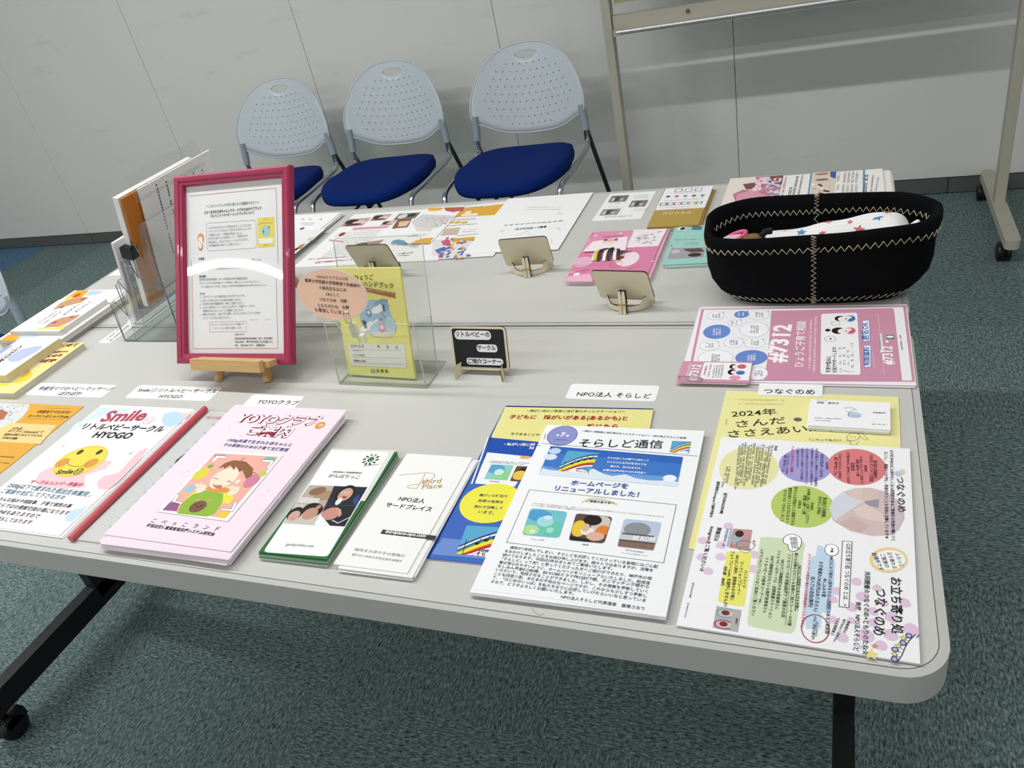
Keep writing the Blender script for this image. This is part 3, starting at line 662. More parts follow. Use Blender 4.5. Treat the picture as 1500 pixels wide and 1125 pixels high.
rainbow(s, (205, 642), (430, 655), (390, 800), (155, 775)); s.text('NPO法人', (262, 768), (350, 774), '#222222', .015, lv=9); s.text('そらしど', (245, 784), (345, 791), '#222222', .015, lv=9)

# ---- newsletter
pile(3, 'newsletter', 'white newsletter copy lying under the top one', 'newsletter copies under the top one', 'newsletter', -.3435, .1615, .21, .297, .003, .0013, '#ededee', rot=.0099, dx=.001, dy=.001, drot=.003)
s = flat('newsletter', 'white そらしど通信 newsletter with a blue sky banner, top of its pile', 'newsletter', -.343, .162, .21, .297, .0069, .0012, '#f5f6f8', rot=.0099)
s.view(620, 570, 3.214)
s.ell((654, 219), .0205, .0215, '#2d3566', 1.6); s.ell((654, 219), .0198, .0208, '#8f94d0', 2); s.text('第', (624, 222), (638, 223), '#ffffff', .03, lv=6); s.text('7', (643, 224), (664, 226), '#ffffff', .05, lv=6); s.text('号', (668, 225), (684, 227), '#ffffff', .03, lv=6); s.greek((620, 240), (680, 243), .0018, '#4a4f80')
s.line([(568, 235), (576, 212)], '#222222', .0008); s.line([(538, 265), (552, 267)], '#222222', .0008)
s.text('～障がい児家族と支援者のホッとステーション～  NPO法人そらしど会報', (745, 201), (1237, 236), '#333333', .012); s.text('そらしど通信', (728, 272), (1125, 280), '#20222c', .008)
s.line([(560, 256), (1292, 316)], '#2b2f5c', .0007)
rainbow(s, (1172, 244), (1262, 248), (1250, 305), (1160, 300), notes=False)
x = s.P((600, 268)), s.P((1224, 320)), s.P((1195, 460)), s.P((545, 402)); s.raw(x, '#3f78c8', 2, 'sky_banner')
s.poly([(600, 268), (1224, 320), (1216, 352), (590, 300)], '#2f66bb', 2.3, g='sky_banner'); s.poly([(560, 360), (620, 372), (900, 395), (1203, 415), (1198, 445), (548, 395)], '#6a9cd8', 2.4, g='sky_banner')
s.poly([(545, 402), (560, 372), (590, 380), (640, 385), (690, 372), (730, 392), (800, 375), (850, 400), (890, 410), (950, 402), (1000, 420), (1060, 430), (1120, 432), (1160, 425), (1203, 440), (1195, 460)], '#dfe9f4', 2.8, g='sky_banner')
s.ell((620, 292), .008, .006, '#c3d6ee', 2.9, g='sky_banner'); s.ell((598, 320), .009, .006, '#dbe6f4', 2.9, g='sky_banner'); s.ell((1160, 420), .008, .006, '#eef4fa', 3, g='sky_banner')
rainbow(s, (680, 290), (830, 302), (775, 402), (632, 385), 3.2); s.text('NPO法人', (722, 380), (775, 384), '#333333', .01, lv=9); s.text('そらしど', (716, 391), (768, 396), '#333333', .01, lv=9)
for t_, a, b in (('そらの向こうの希望に向かって', (865, 328), (1062, 342)), ('どこにどんな子が生まれても', (865, 348), (1050, 361)), ('愛され、受け止められ', (880, 368), (1022, 379)), ('必要な支援が受けられる社会へ', (845, 386), (1050, 401))): s.text(t_, a, b, '#ffffff', .025, lv=7)
s.text('ホームページを', (692, 452), (962, 470), '#5064a8', .03); s.text('リニューアルしました！', (615, 478), (1012, 510), '#5064a8', .03)
a, b, c_, d = (500, 474), (1192, 545), (1132, 818), (392, 722)
s.line([a, b, c_, d, a], '#2a2a2a', .0006)
for k, cc in enumerate(('#e8b8c0', '#f2d9a8', '#cfe0b0')): s.line([(748 + k * 3, 532 - k * 2), (790, 514 - k * 2 + 4), (850, 518 - k * 2 + 4), (912, 545 - k * 2)], cc, .0022, 2)
s.text('ご家族の皆さまへ', (768, 532), (898, 543), '#26262c', .02)
s.text('子どもの障がいや心の発達がわかった時、「障がい」についてわからず不安になりお気持ちにどうしたらいいかわからないことも多いかと思いま', (516, 541), (1132, 606), '#666666', 0); s.text('す。そんな時に、神戸市内で支援できる情報をまとめてみました。', (508, 550), (782, 577), '#666666', 0)
def slanted(s, pts, bg, blobs, lv=3, g='photo'):
    A, B, Cc, D = (s.P(p) for p in pts); f = lambda u, v: A * (1 - u) * (1 - v) + B * u * (1 - v) + Cc * u * v + D * (1 - u) * v
    poly = rrect(1, 1, .1, 4, .5, .5); s.raw([f(u, v) for u, v in poly], bg, lv, g)
    for n_, bl in enumerate(blobs):
        if len(bl) == 5: x, y, rx, ry, c = bl; pp = [(x + rx * math.cos(k * PI / 8), y + ry * math.sin(k * PI / 8)) for k in range(16)]
        else: pp, c = bl
        s.raw([f(min(.985, max(.015, u)), min(.985, max(.015, v))) for u, v in pp], c, lv + .3 * (n_ + 1), g)
slanted(s, [(506, 560), (680, 578), (640, 702), (464, 686)], '#74c2cc', [(.3, .25, .34, .22, '#4f9fd2'), (.75, .7, .3, .28, '#6cc6a8'), (.2, .8, .22, .18, '#b5e08c'), (.5, .45, .22, .2, '#a5dadd'), (.25, .85, .08, .08, '#cdeef0'), (.7, .75, .1, .1, '#9fe0dc'), (.55, .3, .12, .08, '#cfeaf2')])
slanted(s, [(720, 585), (892, 602), (852, 728), (684, 712)], '#5c4a44', [(.75, .3, .28, .3, '#d0c6bc'), (.2, .55, .22, .3, '#ecc63a'), (.5, .2, .25, .2, '#1c1614'), (.85, .55, .18, .2, '#e0833a'), (.45, .62, .2, .15, '#e9e4df'), (.7, .78, .25, .16, '#dfb19c'), (.38, .5, .1, .15, '#e0b49c'), ([(.0, .85), (.55, .9), (.6, 1), (0, 1)], '#1f1a1a')])
slanted(s, [(946, 610), (1124, 628), (1085, 762), (912, 742)], '#b9c8e0', [(.42, .35, .36, .26, '#8f9296'), ([(.0, .5), (1, .5), (1, .78), (0, .78)], '#c9ccd0'), ([(.05, .5), (.9, .5), (.9, .56), (.05, .56)], '#5a5f66'), ([(0, .76), (1, .76), (1, 1), (0, 1)], '#866a58'), ([(0, .74), (1, .74), (1, .79), (0, .79)], '#4a4a4c')])
s.text('BE KOBE', (985, 712), (1095, 722), '#f2f3f4', .05, ys=1.3, lv=10)
s.text('そらしどの想い', (507, 710), (572, 716), '#555555', 0); s.text('相談窓', (748, 735), (778, 738), '#555555', .01); s.text('神戸市内の相談や', (952, 762), (1040, 774), '#555555', 0); s.text('サービスと手続きについて', (932, 774), (1055, 790), '#555555', 0)
s.view(690, 760, 4.8387)
for t_, a, b in (('通信が1年飛んでしまい、そらしどを応援してくださっている皆様にはご心配', (272, 212), (1322, 352)), ('をおかけしましたことをお詫び申し上げます。細々とではありますが、活動を', (236, 238), (1288, 378)), ('続けております。今回は2年分まとめてご報告いたします。', (220, 265), (1000, 366)),
                 ('「そらしど」って何？と思ってくださった方へご紹介ができたり、神戸市の情', (215, 292), (1278, 436)), ('報が得られやすいように、ホームページをリニューアルいたしました。助成金', (196, 318), (1268, 468)), ('をしみん基金KOBE様、BE KOBEミライPROJECT様、タニマッチング様から', (185, 345), (1258, 495)),
                 ('いただいて、完成させることができました。しかし、その情報を更新していく', (172, 370), (1250, 528)), ('ことも四苦八苦。まだまだ不充分なページですが、これからも少しずつ更新し', (160, 398), (1244, 560)), ('て、「はじめのいっぽ」を私たちなりに応援していけたらいいなと思っていま', (148, 425), (1236, 592)),
                 ('すので、どうぞよろしくお願いいたします。', (136, 455), (725, 542)), ('NPO法人そらしど代表理事　藤尾さおり', (634, 564), (1226, 650))): s.text(t_, a, b, '#33353a', .006, ys=1.02)
s.line([(20, 498), (600, 570), (1385, 700)], '#d9dadc', .0004, 1)

# ---- 2024 yellow booklet
s = flat('booklet', 'pale yellow handwritten 2024 booklet behind the white circles flyer', 'booklet', -.1225, .2605, .21, .297, 0, .0014, '#efe9a3', rot=-.02)
s.view(980, 560, 3.75)
s.text('2024年', (345, 192), (592, 178), '#33312a', .004, ys=.8); s.text('さんだ', (372, 250), (645, 226), '#33312a', .004, ys=.75); s.ell((707, 205), .005, .004, '#6b6a60', 3); s.text('ささえあいmap', (328, 306), (925, 262), '#2b2a24', .004, ys=.85)
s.text('「これって私だけ…?」', (770, 322), (992, 328), '#4a4838', 0); s.line([(342, 296), (372, 298)], '#2b2a24', .0008); s.line([(317, 204), (313, 233)], '#77756a', .0008)
for i, (cx_, cy_) in enumerate(((1005, 300),)):
    s.line([(985, 290), (975, 300), (985, 320), (1010, 322), (1040, 312), (1050, 296), (1035, 280), (1000, 280), (985, 290)], '#6a6755', .0005); s.line([(1030, 280), (1060, 280), (1093, 312), (1080, 318), (1050, 300)], '#6a6755', .0005); s.line([(1000, 322), (996, 342), (1030, 346), (1040, 325)], '#6a6755', .0005); s.ell((1000, 300), .0006, .0006, '#444444', 3); s.ell((1022, 302), .0006, .0006, '#444444', 3)
for k in range(5): s.greek((360 + 20 * k, 100 + 22 * (k % 2)), (560 + 20 * k, 104 + 22 * (k % 2)), .004, '#e2db93')
# ---- circles flyer
pile(1, 'flyer', 'white flyer lying hidden under the coloured circles flyer', None, 'flyer', -.1175, .1555, .21, .297, .0015, .0009, '#e9e9ea', rot=-.0275, dx=.001, dy=.001, drot=.002)
s = flat('flyer', 'white flyer of coloured circles with sideways black handwriting, nearest the table corner', 'flyer', -.1165, .156, .21, .297, .0025, .0009, '#f4f4f5', rot=-.026)
s.view(980, 560, 3.75)
s.ell((437, 470), .0335, .0385, '#e9e6ac', 1, egg=-.05); s.ell((748, 455), .029, .0305, '#a79fd4', 1); s.ell((1030, 463), .0305, .032, '#dd8084', 1); s.ell((732, 680), .0325, .0335, '#b9cf6c', 1)
s.poly([(880, 690), (905, 640), (960, 600), (1030, 580), (1110, 580), (1200, 605), (1260, 650), (1290, 705), (1295, 750), (1262, 810), (1220, 840), (1120, 845), (1000, 820), (900, 760)], '#d6c0bc', 1, g='hands_picture')
G = 'hands_picture'
s.poly([(880, 690), (905, 640), (960, 600), (985, 622), (1080, 650), (1000, 700), (910, 762)], '#d9d8e2', 2, g=G); s.poly([(975, 596), (1030, 581), (1065, 582), (1060, 650), (1000, 632)], '#dcc8c0', 2.2, g=G); s.poly([(1067, 582), (1150, 590), (1155, 640), (1120, 658), (1064, 650)], '#d8c2ba', 2.3, g=G)
s.poly([(1075, 655), (1155, 640), (1150, 690), (1080, 675)], '#9c98a8', 2.5, g=G); s.poly([(1010, 700), (1080, 668), (1170, 720), (1190, 770), (1100, 760), (1030, 730)], '#e2cdc6', 2.6, g=G); s.poly([(1180, 610), (1262, 652), (1293, 720), (1262, 808), (1190, 830), (1195, 720)], '#cfc0c8', 2.4, g=G); s.poly([(930, 775), (1010, 735), (1100, 790), (1050, 826)], '#ceb4b0', 2.5, g=G)
def vtxt(s, t, x0, y0, x1, y1, c='#222222', bold=.008, ys=.9, lv=6): s.text(t, (x0, y0), (x1, y1), c, bold, ys=ys, lv=lv)
vtxt(s, 'つなぐのめ', 1248, 520, 1256, 712, '#1c1c1e', .012, .8); s.ell((1258, 503), .0035, .0045, '#b9cbe2', 3); s.ell((1280, 492), .003, .004, '#d8d4c0', 3)
vtxt(s, 'お子様がNICUに入院中もしくは入院経験のあるご家族様の交流の場につく', 1213, 375, 1222, 870, bold=.015)
vtxt(s, 'ること」、産後うつの予防・発達を行うことを目的に活動しています★', 1182, 382, 1186, 860, bold=.012)
for t_, a, b, c_, d, e in (('第1回(毎月開催中)', 1122, 430, 1124, 528, 0), ('つながる オンライン交流会', 1100, 395, 1102, 548, 0), ('参加無料', 1072, 455, 1073, 492, 0), ('ZOOMによるオンライン交流会です', 1047, 408, 1052, 558, 0), ('時間 10時半～11時', 1025, 425, 1028, 518, 0), ('定員5名', 998, 442, 1000, 486, 0), ('お子様がNICUに入院中(もしくは)の方', 975, 385, 978, 556, 0), ('「いまさらきけない」お声共有', 932, 395, 930, 528, 0), ('後援 神戸市(こども)', 908, 412, 906, 510, 0)): s.text(t_, (a, b), (c_, d), '#6a3038', .012, ys=1.1)
for t_, a, b, c_, d, k in (('第2回開催', 860, 440, 862, 480, 0), ('未定(予定)中 つながる', 832, 395, 826, 520, 0), ('お子さま達に優しい場所をつくり 参加(無料)', 805, 365, 798, 572, 0), ('お子様がNICUに入院中(もしくは入院経験)のかた', 780, 362, 775, 566, 0), ('いろんなお悩みにお答えをいただきましたこと', 752, 360, 748, 560, 0), ('ご自宅のおやつに特別サービスをお届け', 725, 360, 722, 540, 0), ('「ご家族の方からきけない」', 700, 360, 700, 470, 0)): s.text(t_, (a, b), (c_, d), '#4c4680', .012)
s.text('「いまさらきけない」の相談', (672, 352), (665, 495), '#c8337c', .015); s.text('「いまさらきけない」の入院体験', (652, 395), (640, 505), '#4c4680', .015); s.text('後援 神戸市こども', (632, 400), (618, 492), '#4c4680', .015)
for t_, a, b, c_, d in (('第3回(毎月開催)', 845, 632, 838, 742), ('おはなし交流会', 822, 628, 812, 726), ('参加無料', 780, 660, 776, 704), ('お仲間と楽しくお過ごしください♪', 760, 585, 750, 776), ('時間 10時～12時', 737, 622, 730, 728), ('定員5名', 712, 650, 706, 692), ('赤ちゃんお世話のこと相談できる', 688, 574, 668, 784), ('産院を越えてともだちになろう', 658, 580, 640, 770), ('おうちでの「きもち」のこと', 630, 592, 612, 765)): s.text(t_, (a, b), (c_, d), '#46562a', .012)
s.view(1000, 640, 8.0375)
s.text('第6期', (1085, 105), (1075, 160), '#333333', .01)
for k in range(12):
    x_ = 1045 - k * 35; y_ = 95 + (k % 3) * 14 - k * 3; s.greek((x_, y_), (x_ - (72 if k > 1 else 90) + k * 1.5, y_ + 500 + random.uniform(-60, 30) + (0 if k not in (5, 6) else -40)), .0026, '#5b5a48')
s.greek((545, 350), (500, 540), .0026, '#5b5a48'); s.greek((515, 350), (450, 590), .0026, '#5b5a48')
s.text('最新情報はInstagramで随時更新中', (405, 525), (310, 945), '#26262a', .015); s.text('@TSUNAGUNOME', (490, 660), (432, 905), '#26262a', .02, ys=1.15)
s.view(990, 770, 7.0316)
s.text('開催日は', (428, 20), (388, 158), '#26262a', .015); s.text('Instagramをご覧ください☆', (355, 10), (240, 475), '#26262a', .015, ys=.9)
for x_, y_ in ((272, 155), (462, 203), (458, 322), (330, 470), (806, 300), (785, 445), (540, 5), (262, 325)): s.ell((x_, y_), .0052, .0052, '#e2c8e0', 1, rot=.5, egg=.2)
s.text('@TSUNAGUNOME', (172, 588), (135, 742), '#26262a', .01); s.text('@TOMORI.NO.TANE', (122, 795), (85, 948), '#4a5fb0', .01)
x = [(592, 30), (788, 45), (752, 262), (548, 225)]; A = [s.P(p) for p in x]; s.raw(A, '#b79a96', 2, 'photo'); s.poly([(560, 130), (640, 60), (700, 110), (640, 180), (600, 200)], '#a8b2bc', 2.5, g='photo'); s.ell((655, 85), .0045, .005, '#4a1c20', 2.8, g='photo'); s.poly([(700, 40), (788, 45), (768, 150), (700, 140)], '#c8969a', 2.5, g='photo'); s.poly([(548, 225), (560, 180), (620, 220)], '#d07a86', 2.7, g='photo')
s.ring((715, 205), .0095, .007, '#5a4a4a', .0005, 3.5); s.ring((712, 250), .006, .004, '#5a4a4a', .0004, 3.5); s.greek((560, 30), (520, 215), .0025, '#8a7ab0'); s.greek((520, 30), (478, 200), .003, '#4a5fb0'); s.text('♥もに?', (790, 155), (810, 215), '#d0607a', .01)
s.raw([s.P(p) for p in spline([(540, 268, 0), (765, 280, 0), (775, 330, 0), (712, 790, 0), (680, 828, 0), (560, 815, 0), (450, 785, 0), (437, 740, 0), (500, 420, 0), (520, 290, 0)], 4, True)], '#ede873', 1)
for t_, a, b in (('ハンドメイド', (706, 458), (680, 640)), ('ワークショップコーナー', (662, 372), (625, 710)), ('NICUに入院中、退院後のお子様に', (618, 305), (560, 770)), ('フォトフレームetc. を制作しませんか?', (568, 262), (488, 832)), ('材料費　800円', (495, 418), (460, 615))): s.text(t_, a, b, '#26262a', .01)
x = [(420, 828), (678, 872), (640, 1098), (380, 1052)]; s.poly(x, '#b4b0b6', 2, g='photo')
for cx_, cy_, c1_ in ((512, 905, '#8fa9a4'), (490, 1020, '#b06a72')):
    s.ell((cx_, cy_), .0095, .006, c1_, 2.5, g='photo'); s.ell((cx_, cy_), .0068, .004, '#c8c6c8', 2.8, g='photo'); s.ell((cx_, cy_ - 5), .004, .003, '#7a2c30', 3, g='photo'); s.ell((cx_ + 75, cy_ + 10), .004, .0035, '#b9b3a0', 2.6, g='photo')
s.text('参考例', (618, 955), (608, 1015), '#26262a', .02)
s.raw([s.P(p) for p in spline([(890, 120, 0), (1100, 130, 0), (1320, 170, 0), (1310, 300, 0), (1280, 640, 0), (1250, 960, 0), (1215, 1085, 0), (1150, 1108, 0), (950, 1075, 0), (780, 1040, 0), (740, 1000, 0), (760, 800, 0), (830, 400, 0), (868, 160, 0)], 4, True)], '#d2dfba', 1)
for t_, a, b in (('NICUに入院経験のある方を対象に', (1262, 412), (1228, 880)), ('様々な活動をされている皆様のご紹介コーナーの付箋', (1225, 280), (1150, 1030)), ('リトルベビーのお洋服&医療ケア雑貨のお店', (1152, 298), (1085, 945)), ('NICUでご両親経験のある助産師さん', (1085, 350), (1020, 862)), ('リトルベビーのサークル・訪問看護ステーション', (1048, 258), (950, 955)), ('SNSで情報発信されている医療従事者さん', (980, 312), (895, 900)), ('リトルベビーの絵本コーナーetc…', (922, 330), (845, 830)), ('→チラシやパンフレットはご自由にご覧ください', (870, 240), (775, 925))): s.text(t_, a, b, '#2f3428', .008, ys=.95)
s.line([(1262, 385), (1225, 882)], '#2f3428', .0004, 3); s.line([(1205, 280), (1128, 1030)], '#2f3428', .0004, 3)
cl = spline([(1130, 110, 0), (1190, 88, 0), (1250, 105, 0), (1290, 140, 0), (1290, 200, 0), (1255, 250, 0), (1200, 265, 0), (1160, 240, 0), (1155, 200, 0), (1112, 180, 0), (1108, 140, 0)], 4, True)
s.poly(cl, '#ffffff', 3); s.line(list(cl) + [cl[0]], '#222222', .0006, 4)
for k in range(3): s.greek((1222 - k * 25, 120), (1222 - k * 25 + 18, 230), .0022, '#2b2b2b', lv=5)
s.view(1140, 780, 5.625)
s.poly([(322, 108), (350, 105), (372, 120), (376, 150), (388, 100), (412, 100), (425, 130), (440, 200), (468, 240), (455, 500), (425, 690), (360, 650), (350, 790), (230, 795), (218, 640), (250, 300), (270, 205), (310, 190)], '#c3d9ee', 1)
for t_, a, b in (('NICUにお子様が入院中または入院経験のあるご家族様', (425, 198), (385, 835)), ('申し込み不要', (368, 380), (358, 530)), ('お子様連れOK(託児はありません)', (338, 240), (292, 650)), ('出入りは自由(無料)', (270, 365), (248, 615))): s.text(t_, a, b, '#26303c', .008)
s.text('(ハンドメイドへの参加の場合のみ材料費実費をいただきます♪)', (248, 178), (185, 778), '#c2334c', .012)
s.ell((440, 145), .0068, .0085, '#222222', 2); s.ell((440, 145), .0062, .0079, '#ffffff', 2.4); s.text('対象', (432, 130), (430, 165), '#222222', .02)
s.ring((305, 792), .0125, .0165, '#a02838', .0009, 4); s.text('NICUに入院中の方', (315, 735), (302, 855), '#26303c', .01); s.text('のみご参加も歓迎!!', (292, 690), (272, 880), '#26303c', .01)
s.line([(530, 72), (608, 78), (582, 620), (502, 612), (530, 72)], '#6c6c78', .0008, 4); s.poly([(532, 74), (606, 80), (580, 618), (504, 610)], '#f9f9fa', 3)
s.text('Qお立ち寄り処 つなぐのめ とは…×', (562, 92), (530, 605), '#26262a', .01)
for x_, y_, r_2 in ((644, 405, 1), (484, 483, 1), (690, 530, 1.2), (450, 552, .9), (815, 460, .9), (868, 580, .9), (600, 615, 1.1), (780, 650, 1), (935, 700, 1.3), (600, 725, .8), (780, 745, 1), (450, 720, .9), (720, 850, 1.5), (528, 868, 1.1), (925, 845, 1.3), (1092, 800, 1.4), (845, 932, 1.1), (1040, 580, 1.1)): s.ell((x_, y_), .0047 * r_2, .005 * r_2, '#e0c6de', 1 + (x_ % 7) * .05, rot=.4, egg=.15)
s.text('お立ち寄り処', (925, 368), (935, 832), '#1c1c1e', .016, ys=.95); s.text('つなぐのめ', (800, 458), (778, 840), '#1c1c1e', .014, ys=1.05)
s.text('共同開催☆つなぐのめ×ともりのたね☆', (712, 320), (692, 1010), '#26262a', .012); s.text('後援　NPO法人そらしど', (640, 570), (618, 978), '#26262a', .01)
s.text('開催場所は', (570, 730), (530, 825), '#26262a', .01); s.text('神戸市内の三宮周辺etc…', (535, 712), (445, 915), '#26262a', .01); s.text('で不定期開催☺', (485, 700), (430, 845), '#26262a', .01)
s.star((795, 937), .0035, '#dd8a84', 3); s.star((766, 1005), .0065, '#ecdc8a', 3); s.star((668, 940), .0035, '#c8d0e4', 3)
cl = [s.P((910 + 158 * math.cos(k * PI / 16), 228 + 105 * math.sin(k * PI / 16))) for k in range(32)]; s.raw(cl, '#eed39a', 2); cl = [s.P((915 + 132 * math.cos(k * PI / 16), 228 + 82 * math.sin(k * PI / 16))) for k in range(32)]; s.raw(cl, '#f8f8f8', 2.5)
for t_, a, b in (('ふらっと', (960, 170), (1000, 285)), ('立ち寄れる', (895, 165), (945, 300)), ('ご家族の', (838, 180), (882, 292)), ('居場所です', (768, 170), (835, 315))): s.text(t_, a, b, '#26262a', .008)
gl = [(982, 1068), (1020, 1010), (1040, 960), (1060, 920), (1090, 880), (1132, 842)]; s.line(gl, '#44424c', .0008, 3); s.line([(1140, 870), (1160, 845)], '#44424c', .0008, 3)
for (ax_, ay_), (bx, by) in zip([(958, 1045), (958, 1005), (962, 965), (988, 935), (1028, 912), (1030, 872), (1076, 852)], [(985, 1060), (1005, 1032), (1025, 998), (1035, 970), (1058, 925), (1075, 895), (1110, 862)]):
    s.line([(ax_, ay_), (bx, by)], '#5a5866', .0005, 3)
    if ay_ in (1005, 935, 872): s.star((ax_, ay_), .0034, '#5a5540', 3.3); s.star((ax_, ay_), .0024, '#ece27a', 3.6)
    else: s.ell((ax_, ay_), .0030, .0030, '#4a4666', 3.3); s.ell((ax_, ay_), .0019, .0019, '#b8b2e0', 3.6)
# ---- business cards
pile(5, 'business_card', 'plain white business card under the printed one of its stack', 'business cards under the printed top one', 'card', -.0725, .3565, .091, .055, .0015, .0013, '#efefef', rot=-.03, dx=.0012, dy=.001, drot=.012)
s = flat('business_card', 'white business card with a small tree drawing, top of its stack', 'card', -.0715, .357, .091, .055, .0080, .001, '#f6f6f7', rot=-.03)
s.view(980, 560, 3.75)
s.text('つなぐのめ', (812, 103), (866, 104), '#777777', 0); s.text('河野　麻衣子', (810, 117), (935, 122), '#33333a', .006); s.ell((1018, 180), .008, .006, '#bcd2ea', 2); s.text('つなぐのめ', (1000, 186), (1044, 188), '#4a5f8a', 0)
s.line([(985, 188), (990, 165), (972, 158)], '#77756a', .0007); s.line([(990, 168), (1005, 158)], '#77756a', .0007)
for a, b in ((968, 142), (985, 138), (1000, 140), (1015, 148), (1022, 152)): s.ring((a, b), .0018, .0018, '#b9b58a', .0004)
s.text('Instagram', (1122, 170), (1190, 172), '#2b2b30', .02); s.greek((798, 198), (945, 204), .0014, '#555555'); s.greek((798, 211), (885, 214), .0014, '#555555'); s.greek((1115, 232), (1195, 235), .0014, '#555555')
# ================================================================== 7312 FLYERS (across the joint of the two tables)
pile(3, 'flyer', 'pink bordered flyer under the top 7312 flyer', 'pink bordered flyers under the top one', 'flyer', -.1445, .533, .297, .21, .0002, .0009, '#e9dde3', rot=.002, dx=.0025, dy=.001, drot=.004)
s = flat('flyer', 'pink and white 7312 childcare advice flyer lying sideways in front of the black basket', 'flyer', -.142, .534, .297, .21, .0032, .0009, '#f1eef0')
s.view(980, 430, 3.75)
s.poly([(178, 85), (1302, 66), (1352, 485), (96, 478)], '#cf93aa', 1); s.poly([(192, 90), (1286, 73), (1335, 478), (112, 471)], '#f1eff1', 1.4)
s.raw([s.P(p) for p in ((562, 95), (1228, 80), (1236, 90), (1280, 475), (1272, 482), (522, 474), (545, 330))], '#cf93aa', 2)
for (x_, y_, rx, ry, f_) in ((258, 122, .0125, .0135, 0), (398, 115, .011, .011, 1), (495, 118, .0155, .015, 0), (362, 162, .0105, .0105, 0), (262, 210, .020, .021, 1), (468, 198, .021, .022, 0), (222, 286, .0145, .014, 0), (355, 270, .014, .014, 0), (470, 272, .0145, .014, 0), (255, 355, .025, .022, 0), (452, 352, .022, .02, 1), (492, 440, .0125, .016, 0)):
    s.ell((x_, y_), rx, ry, '#6c8ccf' if f_ else '#9aa4cc', 2.2 + .01 * (x_ % 5)); 
    if not f_: s.ell((x_, y_), rx - .0006, ry - .0006, '#f4f4f6', 2.5 + .01 * (x_ % 5))
    s.poly([(x_ + rx * 2100, y_ - 10), (x_ + rx * 3600, y_ - 26), (x_ + rx * 2900, y_ + 2)], '#6c8ccf' if f_ else '#9aa4cc', 2.35)
    n_ = 3 if rx > .012 else 2
    for k in range(n_):
        xx = x_ - 24 + k * (48 / n_) + 6; s.greek((xx + 8, y_ + ry * 900), (xx + 10, y_ - ry * 900), .0032, '#f2f4fa' if f_ else '#55555e')
s.text('#7312', (642, 382), (680, 172), '#fbf6f8', .04, ys=.85); s.text('ひょうご子育て相談', (738, 405), (752, 152), '#fbf6f8', .015)
s.greek((578, 330), (582, 180), .0025, '#fbf6f8'); s.greek((778, 418), (786, 145), .003, '#f3dfe6'); s.greek((803, 430), (812, 128), .003, '#f3dfe6')
s.raw([s.P(p) for p in ((842, 112), (1026, 106), (1034, 114), (1052, 440), (1044, 448), (840, 444), (832, 436), (836, 120))], '#f3f2f3', 3)
s.text('不安や悩みに', (888, 436), (890, 345), '#2b2b30', .02); s.text('個別でサポートします!', (922, 436), (920, 295), '#2b2b30', .02)
for k in range(4): s.greek((950 + k * 22, 432), (946 + k * 22, 300 - k * 8 + 30 * (k == 2)), .0034, '#55555e')
for (hx, hy, sh, big) in ((950, 205, '#d0607a', 1), (950, 138, '#4a70b0', 0)):
    s.ell((hx - (20 if big else 10), hy), .009 if big else .0075, .009 if big else .0078, '#2c1c18', 4, g='people_drawing'); s.ell((hx + 8, hy + 3), .0075, .0072, '#f5ece6', 4.4, g='people_drawing'); s.ell((hx + 45, hy), .007, .009, sh, 4, g='people_drawing'); s.ell((hx + 22, hy + 3), .0012, .0018, '#b03040', 5, g='people_drawing'); s.ell((hx + 38, hy - 6), .004, .0035, '#f5ece6', 4.6, g='people_drawing')
s.ell((872, 202), .0035, .004, '#2c1c18', 4, g='people_drawing'); s.ring((886, 250), .0075, .008, '#3a3a40', .0005, 4); s.ell((887, 250), .0014, .002, '#3a3a40', 5); s.ring((915, 165), .006, .0062, '#3a3a40', .0005, 4)
for (a, b, t_) in (((1060, 145), (1108, 265), '匿名OK'), ((1068, 283), (1112, 408), '相談無料')):
    s.raw([s.P(p) for p in ((a[0], a[1] + 4), (a[0] + 34, a[1]), (a[0] + 42, a[1] + 4), (b[0], b[1] - 4), (b[0] - 34, b[1] + 2), (a[0] + 4, b[1]))], '#5f84c8', 3); s.raw([s.P(p) for p in ((a[0] + 3, a[1] + 6), (a[0] + 33, a[1] + 3), (a[0] + 39, a[1] + 6), (b[0] - 4, b[1] - 6), (b[0] - 35, b[1] - 2), (a[0] + 7, b[1] - 4))], '#f4f4f8', 3.4)
    s.text(t_, (b[0] - 10, b[1] - 10), (a[0] + 34, a[1] + 12), '#4a70b8', .02, ys=.72)
s.raw([s.P(p) for p in ((1155, 222), (1168, 220), (1178, 322), (1162, 326))], '#f4f4f8', 3); s.greek((1170, 318), (1164, 228), .0026, '#6a6a74', lv=4); s.line([(1148, 112), (1158, 210)], '#eac6d2', .0006, 3); s.line([(1172, 330), (1180, 445)], '#eac6d2', .0006, 3); s.line([(1118, 325), (1130, 405)], '#eac6d2', .0006, 3)
s.text('#7312', (1238, 392), (1228, 290), '#fbf6f8', .03); s.rect((1192, 228), (1238, 252), '#4a8a52', 3, .001); s.ell((1214, 239), .0045, .003, '#f4f4f4', 4); s.rect((1190, 257), (1206, 270), '#f4f4f8', 3, .001); s.rect((1200, 376), (1218, 392), '#f4f4f8', 3, .001)
s.greek((1287, 310), (1275, 230), .0026, '#55555e')
